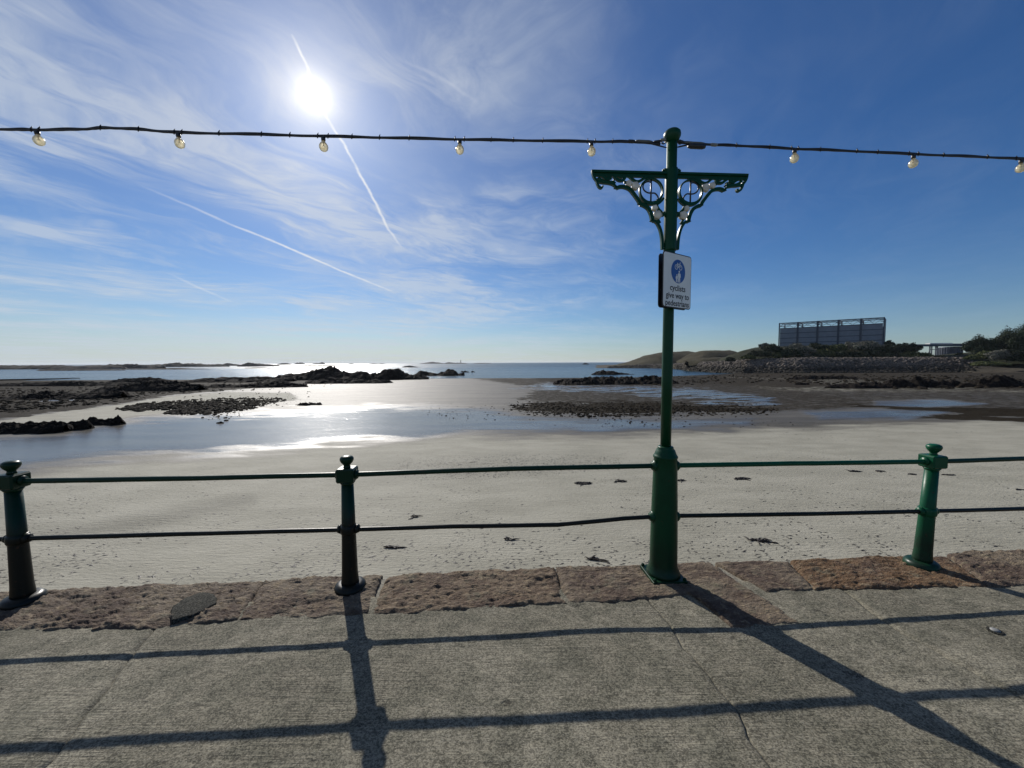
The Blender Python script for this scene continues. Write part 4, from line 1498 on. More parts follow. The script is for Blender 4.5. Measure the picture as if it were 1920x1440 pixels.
ysl = np.concatenate([np.linspace(-6, 0.4, 30), np.linspace(0.42, 2.80, 130)])
bounds = [lambda y: y * 0 - 14.0, lambda y: jag(crackA, y, 5), lambda y: jag(crackB, y, 6), lambda y: jag(crackC, y, 7), lambda y: y * 0 + 14.0]
for i in range(4):
    nxs = 220
    L = bounds[i](ysl) + (0.0022 if i else 0); R = bounds[i + 1](ysl) - (0.0022 if i < 3 else 0)
    if i == 3: R = np.maximum(R, L + 1)
    u = np.linspace(0, 1, nxs)
    X = L[:, None] * (1 - u) + R[:, None] * u
    Y = np.repeat(ysl[:, None], nxs, 1) + 0.0619 * X * sst(ysl, 0.5, 2.8)[:, None]
    Z = deck_z(X, Y) - 0.014 + (fbm(X * 3, Y * 4, 41 + i) - 0.5) * 0.008 + (fbm(X * 22, Y * 30, 45 + i) - 0.5) * 0.0045
    # worn rim along the joints
    rim = np.minimum(np.abs(X - L[:, None]), np.abs(R[:, None] - X))
    Z = Z - 0.004 * np.exp(-(rim / 0.008) ** 2)
    # skirt
    X = np.vstack([X, X[-1:]]); Y = np.vstack([Y, Y[-1:]]); Z = np.vstack([Z, Z[-1:] - 0.2])
    X = np.hstack([X[:, :1], X, X[:, -1:]]); Y = np.hstack([Y[:, :1], Y, Y[:, -1:]]); Z = np.hstack([Z[:, :1] - .06, Z, Z[:, -1:] - .06])
    o = np_mesh('concrete_slab', np.stack([X, Y, Z], -1).reshape(-1, 3), grid_faces(*X.shape), M_CONC, prom, True)
mb = MB()
V = [(x, y, deck_z(x, y) - .05) for x, y in ((-14, -6), (14, -6), (14, yl(14) - .15), (-14, yl(-14) - .15))]
mb.add(V, [(0, 1, 2, 3)])
mb.build('joint_filler', M_PATCH, prom)

# small survey stud in the concrete
c = on_deck(1866, 1180)
st = empty('survey_stud', c, 'small round metal stud set in the concrete at right', 'stud')
c = Vector((c.x, c.y, deck_z(c.x, c.y) - 0.010))
MB().lathe([(0.036, c.z - 0.01), (0.036, c.z + 0.003), (0.030, c.z + 0.005)], lambda z: (c.x, c.y), 24, False).build('rim', M_PATCH, st)
MB().lathe([(0.022, c.z), (0.022, c.z + 0.008), (0.010, c.z + 0.011)], lambda z: (c.x, c.y), 20, True).build('cap', M_STEEL, st)

# ------------------------------------------------------------------ sea wall with its coping stones
wall = empty('sea_wall', (0, 3.3, -2.2), 'granite sea wall topped with worn red coping stones under the railing', 'wall')


def coping(back, front, seed, tint=None, rise=0.0, rough_=1.0, gapl=-0.016, gapr=-0.016):
    bW = [on_deck(*p) for p in back]; fW = [on_deck(*p) for p in front]

    def resample(W, n):
        d = [0]
        for a, b in zip(W[:-1], W[1:]): d.append(d[-1] + (b - a).length)
        s = np.linspace(0, d[-1], n)
        return np.stack([np.interp(s, d, [p[k] for p in W]) for k in (0, 1)], -1)
    ln = (bW[-1] - bW[0]).length
    nu = max(16, int(ln / 0.009)); nv = 56
    Bk, Fr = resample(bW, nu), resample(fW, nu)
    v = np.linspace(0, 1, nv)[None, :, None]
    P = Bk[:, None, :] * (1 - v) + Fr[:, None, :] * v
    X, Y = P[..., 0].copy(), P[..., 1].copy()
    U_ = np.linspace(0, 1, nu)[:, None] * np.ones((1, nv))
    V_ = np.ones((nu, 1)) * np.linspace(0, 1, nv)[None]
    # ragged outline
    jf = (fbm(X * 7, X * 0 + seed, seed, 5, 0.6) - 0.5) * 0.06 - 0.012
    Y += -jf * V_ ** 4 + (fbm(X * 5, X * 0 + 9, seed + 2, 5, 0.6) - 0.5) * 0.05 * (1 - V_) ** 4
    js = (fbm(Y * 9, Y * 0 + seed, seed + 5, 4) - 0.5) * 0.018
    X += js * (U_ ** 6) + js * ((1 - U_) ** 6)
    X += gapl * (1 - U_) ** 8 - gapr * U_ ** 8
    # surface: rock-faced, with shallow ledges
    h = (fbm(X * 5, Y * 7, seed, 4) - 0.5) * 0.036 + (0.6 - ridged(X * 8 + Y * 5, Y * 19 - X * 3, seed + 1, 4)) * 0.026 + (fbm(X * 45, Y * 60, seed + 3, 3) - 0.5) * 0.012
    h += (0.6 - ridged(X * 13 + Y * 9 + 2 * fbm(X * 3, Y * 3, seed + 20), Y * 38 - X * 9, seed + 12, 3)) * 0.016
    ledge = np.floor(fbm(X * 2.3, Y * 3.2, seed + 9, 4) * 6) / 6
    h += (ledge - 0.5) * 0.0
    h *= rough_
    edge = np.minimum(np.minimum(U_, 1 - U_) * ln, np.minimum(V_, 1 - V_) * 0.45)
    rnd = -0.020 * np.exp(-edge / 0.016)
    Z = deck_z(X, Y) + 0.004 + rise + h + rnd
    # skirt
    def wrap(A, dx=None):
        A = np.vstack([A[:1], A, A[-1:]]); return np.hstack([A[:, :1], A, A[:, -1:]])
    Xs, Ys, Zs = wrap(X), wrap(Y), wrap(Z)
    Zs[0] -= 0.12; Zs[-1] -= 0.12; Zs[1:-1, -1] -= 0.12; Zs[1:-1, 0] -= 0.28
    Fg = grid_faces(*Xs.shape)
    return np_mesh('coping_stone', np.stack([Xs, Ys, Zs], -1).reshape(-1, 3), Fg, M_STONE, wall, True)


coping([(-700, 1130), (-330, 1118)], [(-800, 1240), (-420, 1222)], 201)
coping([(-325, 1118), (-60, 1108), (205, 1098), (350, 1091), (492, 1085)], [(-412, 1222), (-100, 1186), (120, 1180), (260, 1179), (440, 1160)], 203)
coping([(500, 1084), (600, 1079), (718, 1074)], [(447, 1163), (560, 1156), (688, 1150)], 205, gapr=0.003)
coping([(728, 1080), (760, 1073), (900, 1068), (1036, 1062)], [(698, 1151), (820, 1146), (960, 1137), (1058, 1131)], 207)
coping([(1046, 1062), (1180, 1057), (1326, 1052)], [(1068, 1131), (1180, 1126), (1300, 1114), (1374, 1176), (1500, 1167)], 211, rough_=0.8)
coping([(1345, 1053), (1400, 1049), (1474, 1050)], [(1445, 1109), (1480, 1108), (1526, 1105)], 213, rough_=0.6)
coping([(1486, 1050), (1580, 1044), (1674, 1042)], [(1533, 1105), (1620, 1104), (1800, 1101)], 217, rise=0.004)
coping([(1680, 1041), (1730, 1041), (1770, 1039)], [(1806, 1101), (1830, 1101), (1858, 1101)], 219, rough_=0.7, rise=-0.004)
coping([(1777, 1036), (1850, 1032), (2060, 1024), (2300, 1016)], [(1864, 1101), (1950, 1098), (2250, 1092), (2500, 1085)], 223, rise=0.006)
coping([(2310, 1016), (2800, 1000)], [(2510, 1085), (3000, 1070)], 227)
# mortar bed showing in the joints
bw = [on_deck(x, y) for x, y in ((-700, 1132), (718, 1080), (1326, 1058), (2800, 1006))]
fw_ = [on_deck(x, y) for x, y in ((-800, 1238), (690, 1150), (1420, 1112), (3000, 1068))]
mb = MB()
for i in range(3):
    q = [bw[i], bw[i + 1], fw_[i + 1], fw_[i]]
    q = [Vector((p.x, p.y, deck_z(p.x, p.y) - 0.030)) for p in q]
    mb.add(q, [(0, 1, 2, 3)])
mb.build('mortar_bed', M_MORTAR, wall)


def patch(pts, name, mat, dz, parent):
    W = [on_deck(*p) for p in pts]
    c = sum(W, Vector()) / len(W)
    n = 60
    ring = smooth_path([(p.x, p.y, 0) for p in W] + [(W[0].x, W[0].y, 0)], 6)[:-1]
    mb = MB()
    V = []
    for k_, (sc, dd) in enumerate(((1.03, -0.05), (1.0, -0.004), (0.93, 0.0), (0.7, 0.002), (0.4, 0.003), (0.15, 0.003))):
        for p in ring:
            jg = 1 + 0.10 * (float(fbm(p.x * 22, p.y * 22, 5, 3)) - 0.5) * (sc > 0.5) * 2
            x, y = c.x + (p.x - c.x) * sc * jg, c.y + (p.y - c.y) * sc * jg
            V.append((x, y, deck_z(x, y) + dz + dd + random.uniform(-.001, .001)))
    m = len(ring)
    Fc = [(a * m + i, a * m + (i + 1) % m, (a + 1) * m + (i + 1) % m, (a + 1) * m + i) for a in range(5) for i in range(m)]
    Fc.append(tuple(5 * m + i for i in range(m)))
    mb.add(V, Fc, True)
    return mb.build(name, mat, parent)


patch([(318, 1156), (328, 1138), (352, 1121), (385, 1114), (405, 1119), (404, 1133), (385, 1147), (352, 1160), (325, 1165)], 'cement_patch', M_PATCH, 0.016, wall)
# face of the wall towards the beach
mb = MB()
for i in range(24):
    for r in range(5):
        x0 = -14 + i * 1.2 + (0.6 if r % 2 else 0)
        z1 = -0.24 - r * 0.5
        yy = 3.27 + 0.0619 * x0
        w_ = 1.18
        v = [(x0, yy - .5, z1 - .49), (x0 + w_, yy - .5 + .07, z1 - .49), (x0 + w_, yy + .07 - .06 * random.random() - .06 * (4 - r) * 0, z1 - .49), (x0, yy - .04 * random.random(), z1 - .49)]
        v = v + [(a, b, c + .48) for a, b, c in v]
        mb.add(v, [(3, 2, 1, 0), (4, 5, 6, 7)] + [(k, (k + 1) % 4, 4 + (k + 1) % 4, 4 + k) for k in range(4)])
mb.build('wall_blocks', M_STONE, wall)['kind'] = 'stuff'


# ------------------------------------------------------------------ railing
RD = Vector((1, 0.0619, 0)).normalized()          # along the railing
RN = Vector((-RD.y, RD.x, 0))                     # towards the sea


def lean_axis(bpx, bpy_, tpx, tpy):
    b = on_rail(bpx, bpy_); b = Vector((b.x, yl(b.x), 0))
    t_ = on_rail(tpx, tpy)
    h = t_.z
    kx = (t_.x - b.x) / h

    def ax(z):
        x = b.x + kx * z
        return x, yl(x)
    return ax, b


def rot_box(mb, cx, cy, cz_, hx, hy, hz, ch, ax):
    """box aligned with the railing"""
    sub = MB()
    sub.box((-hx, -hy, -hz), (hx, hy, hz), ch)
    vs = []
    for p in sub.v:
        q = Vector((cx, cy, cz_)) + RD * p[0] + RN * p[1] + Vector((0, 0, p[2]))
        vs.append(q)
    mb.add(vs, sub.f)
    return mb


def collar(mb, c, side, r, th, n=20):
    a = c + RD * side * 0.0
    b = c + RD * side * th
    mb.tube([a, b], r, n, True)
    return mb


def make_post(parent, bpx, bpy_, tpx, tpy, mat, rot=0.0):
    ax, b = lean_axis(bpx, bpy_, tpx, tpy)
    H = on_rail(tpx, tpy).z
    post = empty('railing_post', (b.x, b.y, 0))
    post.parent = parent
    post.location = Vector((b.x, b.y, 0)) - wloc(parent)
    zr = H - 0.135                                  # top rail height
    zl = on_rail(tpx, tpy).z * 0.455
    MB().lathe([(0.112, -0.03), (0.114, 0.010), (0.110, 0.028), (0.098, 0.042), (0.078, 0.050)], ax, 36).build('base_flange', mat, post)
    MB().lathe([(0.066, 0.03), (0.062, 0.07), (0.057, 0.13), (0.050, 0.45), (0.043, H - 0.19)], ax, 32).build('shaft', mat, post)
    MB().lathe([(0.052, zl - 0.035), (0.058, zl - 0.026), (0.060, zl - 0.01), (0.060, zl + 0.01), (0.058, zl + 0.026), (0.050, zl + 0.035)], ax, 32).build('collar', mat, post)
    mb = MB()
    x, y = ax(zr)
    rot_box(mb, x, y, zr, 0.064, 0.064, 0.052, 0.010, ax)
    mb.lathe([(0.043, zr - 0.075), (0.058, zr - 0.052)], ax, 24)
    mb.build('rail_block', mat, post)
    MB().lathe([(0.028, zr + 0.050), (0.024, zr + 0.062), (0.022, zr + 0.070), (0.030, zr + 0.080), (0.042, zr + 0.094), (0.049, zr + 0.110), (0.049, zr + 0.122), (0.043, zr + 0.133), (0.030, zr + 0.140), (0.012, zr + 0.143)], ax, 28).build('knob', mat, post)
    for z, dr, th in ((zr, 0.062, 0.018), (zl, 0.056, 0.022)):
        x, y = ax(z)
        for s in (-1, 1):
            MB().tube([Vector((x, y, z)) + RD * s * (dr - 0.002), Vector((x, y, z)) + RD * s * (dr + th)], [0.036, 0.031] if z == zr else [0.036, 0.028], 18).build('rail_socket', mat, post)
    return ax, zr, zl


def rail(parent, pts, r, name, mat=M_GREENOLD):
    W = [on_rail(*p) for p in pts]
    P_ = []
    for a, b in zip(W[:-1], W[1:]):
        n = max(2, int((b - a).length / 0.05))
        for i in range(n):
            q = a.lerp(b, i / n)
            P_.append(q)
    P_.append(W[-1])
    P_ = [Vector((q.x, q.y, q.z + 0.0022 * (float(vnoise(q.x * 4, 0.5, 3)) - .5))) for q in P_]
    rr_ = [r * (1 + 0.06 * (float(vnoise(q.x * 14, 0.2, 9)) - .5)) for q in P_]
    MB().tube(P_, rr_, 14).build(name, mat, parent)


rl = empty('railing', (-1.3, yl(-1.3), 0), 'old iron seafront railing left of the tall green column, with two dark weathered posts', 'railing', 'seafront railings')
rrg = empty('railing', (3.4, yl(3.4), 0), 'iron seafront railing right of the tall column, with one brighter green post', 'railing', 'seafront railings')
make_post(rl, 44, 1122, 20, 866, M_GREENOLD)
make_post(rl, 657, 1104, 650, 856, M_GREENOLD)
make_post(rrg, 1728, 1056, 1752, 834, M_GREEN)
make_post(rl, -720, 1150, -735, 885, M_GREENOLD)
rail(rl, [(-735, 919), (22, 902.5)], 0.0187, 'top_rail')
rail(rl, [(-728, 1036), (32, 1010)], 0.0165, 'bottom_rail')
rail(rl, [(22, 902.5), (350, 897), (651, 890)], 0.0187, 'top_rail')
rail(rl, [(32, 1010), (350, 1001), (653, 993)], 0.0165, 'bottom_rail')
rail(rl, [(651, 890), (950, 879), (1246, 873)], 0.0187, 'top_rail')
rail(rl, [(653, 993), (850, 987), (1046, 984), (1100, 979), (1170, 972), (1244, 967.5)], 0.0165, 'bottom_rail')
rail(rrg, [(1248, 873), (1500, 869), (1750, 865.5)], 0.0187, 'top_rail', M_GREEN)
rail(rrg, [(1246, 967.5), (1500, 964), (1740, 958.5)], 0.0165, 'bottom_rail', M_GREENOLD)
rail(rrg, [(1750, 865.5), (1920, 860), (2900, 836)], 0.0187, 'top_rail', M_GREENOLD)
rail(rrg, [(1740, 958.5), (1920, 954), (2900, 925)], 0.0165, 'bottom_rail', M_GREENOLD)

# ------------------------------------------------------------------ the tall column
ax, cb = lean_axis(1243, 1080, 1260.5, 247)
colm = empty('lamp_column', (cb.x, cb.y, 0), 'tall dark green cast-iron column with scrolled side brackets and a wide base', 'lamp post')
ztop = on_rail(1260.5, 243).z


def cz_(y, px=1250): return on_rail(px, y).z


mb = MB()
rot_box(mb, cb.x, cb.y, 0.008, 0.135, 0.135, 0.016, 0.003, ax)
mb.build('base_plate', M_CASING, colm)
for sx in (-1, 1):
    for sy in (-1, 1):
        q = cb + RD * sx * 0.117 + RN * sy * 0.117
        MB().lathe([(0.013, 0.022), (0.013, 0.038), (0.007, 0.044)], lambda z: (q.x, q.y), 6, False).build('bolt', M_CASING, colm)
MB().lathe([(0.128, 0.022), (0.128, 0.040), (0.122, 0.052), (0.108, 0.085), (0.104, 0.12), (0.103, 0.30), (0.097, 0.60), (0.090, 0.86), (0.087, 0.955), (0.092, 0.962), (0.092, 0.972), (0.086, 0.978),
            (0.078, 0.995), (0.070, 1.020), (0.058, 1.032), (0.060, 1.040), (0.054, 1.048), (0.045, 1.05)], ax, 44).build('base_casing', M_CASING, colm)
zs = cz_(470)
MB().lathe([(0.040, 1.04), (0.040, 1.6), (0.0385, zs), (0.0375, ztop - 0.09)], ax, 32).build('shaft', M_CASING, colm)
zb0, zb1 = cz_(468), cz_(317)
MB().lathe([(0.046, zb0 - 0.01), (0.047, zb0), (0.047, zb1 - 0.02), (0.045, zb1)], ax, 32).build('bracket_sleeve', M_CASING, colm)
MB().lathe([(0.0375, ztop - 0.092), (0.042, ztop - 0.088), (0.050, ztop - 0.078), (0.0605, ztop - 0.055), (0.0625, ztop - 0.040), (0.059, ztop - 0.022), (0.046, ztop - 0.008), (0.025, ztop - 0.001), (0.006, ztop)], ax, 32).build('cap', M_CASING, colm)
for zc, py in ((0, 873), (1, 968)):
    z = cz_(py)
    x, y = ax(z)
    rr_ = 0.090 if zc == 0 else 0.099
    for s in (-1, 1):
        c0 = Vector((x, y, z))
        MB().tube([c0 + RD * s * (rr_ - 0.015), c0 + RD * s * (rr_ + 0.006), c0 + RD * s * (rr_ + 0.007), c0 + RD * s * (rr_ + 0.020)], [0.044, 0.042, 0.033, 0.030], 20).build('rail_socket', M_CASING, colm)

# brackets: plane of the railing; u = distance from the axis, v = height below the top bar
zbar = cz_(324.5)


def bracket(side):
    bx, by = ax(zbar)
    org = Vector((bx, by, zbar)) + (RD * side * 0.0)
    root = empty('scroll_bracket', org)
    root.parent = colm
    root.location = org - wloc(colm)

    def W(u, v):
        x, y = ax(zbar + v)
        return Vector((x, y, zbar + v)) + RD * side * u
    LU = 0.606 if side < 0 else 0.592

    def cp(X, Y):          # left-bracket drawing units (12 per photo px, from (1100,310)) -> metres
        return (1260.5 - (1100 + X / 12.0)) * 0.004372 * (LU / 0.633), -(Y / 12.0 - 14.0) * 0.00418

    def WP(pts, n=6):
        return smooth_path([W(*cp(*p)) for p in pts], n)
    # top bar: T section
    mb = MB()
    mb.bar([W(0.03, -0.006), W(LU, -0.006)], 0.016, RN, 0.042)
    mb.bar([W(0.03, -0.026), W(LU - 0.015, -0.026)], 0.026, RN, 0.016)
    mb.build('top_bar', M_CASING, root)
    TH = 0.024
    mb = MB()
    # outer scalloped rim
    for seg, wd in (([(185, 150), (195, 230), (230, 310), (290, 375), (400, 405), (520, 415), (620, 435), (680, 470), (715, 515)], 0.016),
                    ([(715, 515), (800, 485), (900, 490), (1000, 530), (1080, 610), (1160, 710), (1210, 780), (1240, 840)], 0.024),
                    ([(1240, 840), (1330, 870), (1420, 930), (1470, 1010), (1500, 1090), (1520, 1195)], 0.026),
                    ([(1520, 1195), (1580, 1200), (1640, 1260), (1700, 1380), (1740, 1560), (1755, 1800)], 0.020)):
        mb.bar(WP(seg), wd, RN, TH)
    # cusps
    for cx_, cy_ in ((715, 512), (1240, 836), (1520, 1190)):
        a = W(*cp(cx_, cy_ + 14)); 
        mb.bar([W(*cp(cx_ - 30, cy_ - 20)), a], [0.026, 0.004], RN, TH)
    # end hook
    mb.bar(WP([(265, 330), (290, 420), (330, 495), (375, 520), (405, 500), (410, 475)]), [0.015] * 25 + [0.012] * 6, RN, TH)
    mb.build('scalloped_rim', M_CASING, root)
    # filled corner at the outer end
    mb = MB()
    for seg, wd in (([(230, 215), (300, 250), (400, 270), (470, 320), (540, 330), (600, 300)], 0.014),
                    ([(310, 300), (360, 345), (450, 385), (560, 395), (640, 390)], 0.013),
                    ([(480, 250), (520, 285), (560, 290), (590, 255)], 0.009),
                    ([(640, 260), (700, 310), (760, 350), (840, 355), (890, 310), (900, 240)], 0.014),
                    ([(660, 340), (650, 380), (690, 420)], 0.009),
                    ([(740, 245), (780, 285), (850, 285), (880, 250)], 0.008),
                    ([(930, 240), (1000, 270), (1060, 320), (1140, 365), (1220, 355), (1330, 290), (1400, 270)], 0.013),
                    ([(880, 380), (940, 400), (1000, 470)], 0.010),
                    ([(1600, 850), (1650, 940), (1720, 1010), (1765, 1090)], 0.013),
                    ([(1600, 850), (1700, 780), (1760, 700)], 0.012),
                    ([(1640, 1160), (1690, 1240)], 0.012)):
        mb.bar(WP(seg), wd * 1.35, RN, TH * 0.8)
    mb.build('scrollwork', M_CASING, root)
    # ring, thick at its foot
    cu_, cv_ = cp(1480, 560)
    ring, wds = [], []
    for i in range(48):
        a = 2 * math.pi * i / 48
        low_ = max(0, -math.sin(a)) ** 2
        rr2 = 0.0878 + 0.004 * low_
        ring.append(W(cu_ + rr2 * math.cos(a), cv_ + rr2 * math.sin(a)))
        wds.append(0.011 + 0.016 * low_)
    mb = MB(); mb.bar(ring, wds, RN, TH * 1.1, closed=True); mb.build('ring', M_CASING, root)
    mb = MB()
    mb.tube([W(cu_, cv_ + 0.085), W(cu_, cv_ - 0.081)], 0.0065, 8)
    s_pts = [(1310, 420), (1300, 480), (1330, 545), (1400, 590), (1480, 600), (1560, 600), (1620, 650), (1640, 710), (1600, 760)]
    mb.tube(WP(s_pts), 0.0058, 8)
    mb.tube(WP([(1310, 420), (1350, 380), (1420, 360), (1480, 370)]), 0.0050, 8)
    mb.build('s_motif', M_BLACKIRON, root)
    # pale rosettes
    for (X, Y, r_) in ((1130, 462, 0.030), (985, 415, 0.024), (1635, 1065, 0.032), (1568, 920, 0.022)):
        u_, v_ = cp(X, Y)
        c_ = W(u_, v_)
        mb = MB()
        n = 20
        prof = [(r_ * 0.75, -0.016), (r_, -0.011), (r_, 0.011), (r_ * 0.75, 0.016), (r_ * 0.3, 0.018)]
        V = []
        for rr3, dd in prof:
            for i in range(n):
                a = 2 * math.pi * i / n
                lob = 1 + 0.10 * math.cos(a * 5)
                V.append(c_ + RD * (rr3 * lob * math.cos(a)) + Vector((0, 0, rr3 * lob * math.sin(a))) - RN * dd)
        Fc = [(k * n + i, k * n + (i + 1) % n, (k + 1) * n + (i + 1) % n, (k + 1) * n + i) for k in range(4) for i in range(n)]
        Fc += [tuple(range(n - 1, -1, -1)), tuple(range(4 * n, 5 * n))]
        mb.add(V, Fc, True)
        mb.build('rosette', M_CREAM, root)
    # fixing lugs on the sleeve
    for v_ in (0.018, -0.30):
        mb = MB()
        mb.tube([W(0.03, v_), W(0.058, v_)], 0.016, 12)
        mb.tube([W(0.058, v_), W(0.070, v_)], 0.010, 8)
        mb.build('fixing_lug', M_CASING, root)


bracket(-1)
bracket(1)

# ------------------------------------------------------------------ the sign
al = math.radians(33.5)
sx_ = Vector((math.cos(al), math.sin(al), 0))
sn = Vector((math.sin(al), -math.cos(al), 0))       # out of the face, towards the walkers
def on_sign_plane(px, py, p0):
    d = ray(px, py)
    k = (p0 - CAM).dot(sn) / d.dot(sn)
    return CAM + d * k
sc0 = at_depth(1268.5, 526, 2.885)
TL, BL = on_sign_plane(1243.5, 469, sc0), on_sign_plane(1242, 575, sc0)
TRc, BR = on_sign_plane(1296.5, 482, sc0), on_sign_plane(1295.5, 581, sc0)
zt_, zb_ = 0.5 * (TL.z + TRc.z), 0.5 * (BL.z + BR.z)
hw = 0.5 * (TRc - TL).dot(sx_)
cc = (TL + TRc) / 2
SC = Vector((cc.x, cc.y, 0.5 * (zt_ + zb_)))
hh = 0.5 * (zt_ - zb_)
sign = empty('road_sign', SC, 'white shared-path sign with a blue cycle and pedestrian disc, clamped to the green column', 'sign')


def sp(u, v, dpt=0.0):
    return SC + sx_ * u + Vector((0, 0, v)) + sn * dpt


def rrect(w_, h_, r_, n=6):
    o = []
    for cx_, cy_, a0 in ((w_ - r_, h_ - r_, 0), (-w_ + r_, h_ - r_, 90), (-w_ + r_, -h_ + r_, 180), (w_ - r_, -h_ + r_, 270)):
        for i in range(n + 1):
            a = math.radians(a0 + 90 * i / n)
            o.append((cx_ + r_ * math.cos(a), cy_ + r_ * math.sin(a)))
    return o


def plate(pts, d0, th):
    return MB().prism([sp(u, v, d0) for u, v in pts], sn, th)


plate(rrect(hw, hh, 0.025), -0.004, 0.004).build('back_plate', M_SIGNK, sign)
plate(rrect(hw - 0.007, hh - 0.007, 0.020), 0.0005, 0.0015).build('white_face', M_SIGNW, sign)
rd_ = 0.086
dc = (0.006, hh - 0.130)
n = 48
plate([(dc[0] + rd_ * math.cos(2 * math.pi * i / n), dc[1] + rd_ * math.sin(2 * math.pi * i / n)) for i in range(n)], 0.0025, 0.001).build('blue_disc', M_SIGNB, sign)
# bicycle
mb = MB()
def P2(u, v): return sp(dc[0] + u, dc[1] + v, 0.0042)
for wx in (-0.026, 0.026):
    mb.bar([P2(wx + 0.0165 * math.cos(2 * math.pi * i / 20), 0.030 + 0.0165 * math.sin(2 * math.pi * i / 20)) for i in range(20)], 0.0042, sn, 0.001, closed=True)
for a, b in (((-0.026, 0.030), (-0.012, 0.055)), ((-0.012, 0.055), (0.002, 0.030)), ((0.002, 0.030), (-0.026, 0.030)), ((-0.012, 0.052), (0.016, 0.052)), ((0.002, 0.030), (0.017, 0.055)), ((0.026, 0.030), (0.015, 0.064)), ((0.015, 0.064), (0.024, 0.066)), ((-0.018, 0.059), (-0.006, 0.059)), ((-0.012, 0.052), (-0.012, 0.059))):
    mb.bar([P2(*a), P2(*b)], 0.0042, sn, 0.001)
mb.build('cycle_symbol', M_SIGNW, sign)
# adult and child
mb = MB()
def fig(cx_, base, H_):
    s = H_ / 1.0
    n_ = 14
    mb.prism([sp(dc[0] + cx_ + 0.085 * s * math.cos(6.283 * i / n_), dc[1] + base + 0.90 * s + 0.095 * s * math.sin(6.283 * i / n_), 0.0037) for i in range(n_)], sn, 0.001)
    body = [(-0.10, 0.78), (0.10, 0.78), (0.19, 0.70), (0.22, 0.42), (0.17, 0.42), (0.14, 0.62), (0.12, 0.40), (0.15, 0.0), (0.05, 0.0), (0.0, 0.36), (-0.06, 0.0), (-0.16, 0.0), (-0.12, 0.40), (-0.14, 0.62), (-0.18, 0.42), (-0.23, 0.42), (-0.19, 0.70)]
    mb.prism([sp(dc[0] + cx_ + a * s, dc[1] + base + b * s, 0.0037) for a, b in body], sn, 0.001)
fig(0.010, -0.080, 0.088)
fig(-0.020, -0.080, 0.058)
mb.build('pedestrian_symbol', M_SIGNW, sign)


def text_mesh(txt, size, cx_, cy_, width):
    cu2 = bpy.data.curves.new('lettering', 'FONT')
    cu2.body = txt
    cu2.size = size
    cu2.align_x = 'CENTER'
    cu2.extrude = 0.0004
    cu2.offset = 0.0007
    cu2.resolution_u = 4
    tmp = bpy.data.objects.new('tmp', cu2)
    COL.objects.link(tmp)
    bpy.context.view_layer.update()
    dg = bpy.context.evaluated_depsgraph_get()
    me = bpy.data.meshes.new_from_object(tmp.evaluated_get(dg))
    xs = [v.co.x for v in me.vertices]
    k2 = width / (max(xs) - min(xs)); mid_ = 0.5 * (max(xs) + min(xs))
    for v in me.vertices:
        q = sx_ * (cx_ + (v.co.x - mid_) * k2) + Vector((0, 0, cy_ + v.co.y)) + sn * (0.0027 + v.co.z)
        v.co = q
    me.materials.clear()
    me.materials.append(M_SIGNK)
    bpy.data.objects.remove(tmp)
    o_ = link_mesh('lettering', me, None, sign)
    return o_


text_mesh('cyclists', 0.060, 0.005, hh - 0.272, 0.190)
text_mesh('give way to', 0.060, 0.005, hh - 0.328, 0.285)
text_mesh('pedestrians', 0.060, 0.003, hh - 0.384, 0.290)
# second plate clamped back to back, and clamps
bk = MB()
bk.prism([sp(u + 0.070, v + 0.010, -0.088) for u, v in rrect(hw, hh, 0.025)], sn, 0.004)
bk.build('rear_plate', M_SIGNK, sign)
for v_ in (hh - 0.06, -hh + 0.07):
    mb = MB()
    mb.bar([sp(-hw * 0.7, v_, -0.014), sp(hw * 0.7, v_, -0.014)], 0.034, sn, 0.018)
    mb.build('channel', M_FRAME, sign)
    x, y = ax(SC.z + v_)
    mb = MB()
    rg = [Vector((x + 0.047 * math.cos(6.283 * i / 24), y + 0.047 * math.sin(6.283 * i / 24), SC.z + v_)) for i in range(24)]
    mb.bar(rg, 0.003, (0, 0, 1), 0.025, closed=True)
    q = Vector((x, y, SC.z + v_))
    mb.tube([q + sx_ * 0.044, q + sx_ * 0.066], 0.009, 8)
    mb.build('pole_clamp', M_FRAME, sign)

# ------------------------------------------------------------------ festoon lights
def cable_path(pts):
    return smooth_path([on_rail(*p) for p in pts], 14)


def festoon(pts, ticks, label, fittings):
    mid_ = on_rail(*pts[len(pts) // 2])
    e = empty('festoon_cable', mid_, label, 'cable', 'festoon cables strung between columns')
    path = cable_path(pts)
    p2 = [p + Vector((0, 0, 0.009 + 0.003 * math.sin(i * 0.4))) for i, p in enumerate(path)]
    MB().tube(path, [0.0072 * (1 + .08 * math.sin(i * 1.3)) for i in range(len(path))], 10).build('cable', M_CABLE, e)
    MB().tube(p2, 0.0045, 8).build('catenary_wire', M_CABLE, e)
    for t_ in ticks:
        q = min(path, key=lambda p: abs((p - CAM).dot(RT) / (p - CAM).dot(FW) * F + 960 - t_[0]))
        MB().tube([q + Vector((-.003, 0, -0.012)), q + Vector((0.001, -0.012, 0)), q + Vector((0, 0, 0.018)), q + Vector((0.004, 0, 0.026))], [0.004, 0.005, 0.004, 0.002], 6).build('cable_tie', M_CABLE, e)
    for nm, a, b, r_, m in fittings:
        A2, B2 = on_rail(*a), on_rail(*b)
        n_ = 6
        MB().tube([A2.lerp(B2, i / n_) for i in range(n_ + 1)], [r_ * (0.7 if i in (0, n_) else 1) for i in range(n_ + 1)], 10).build(nm, m, e)
    return e, path


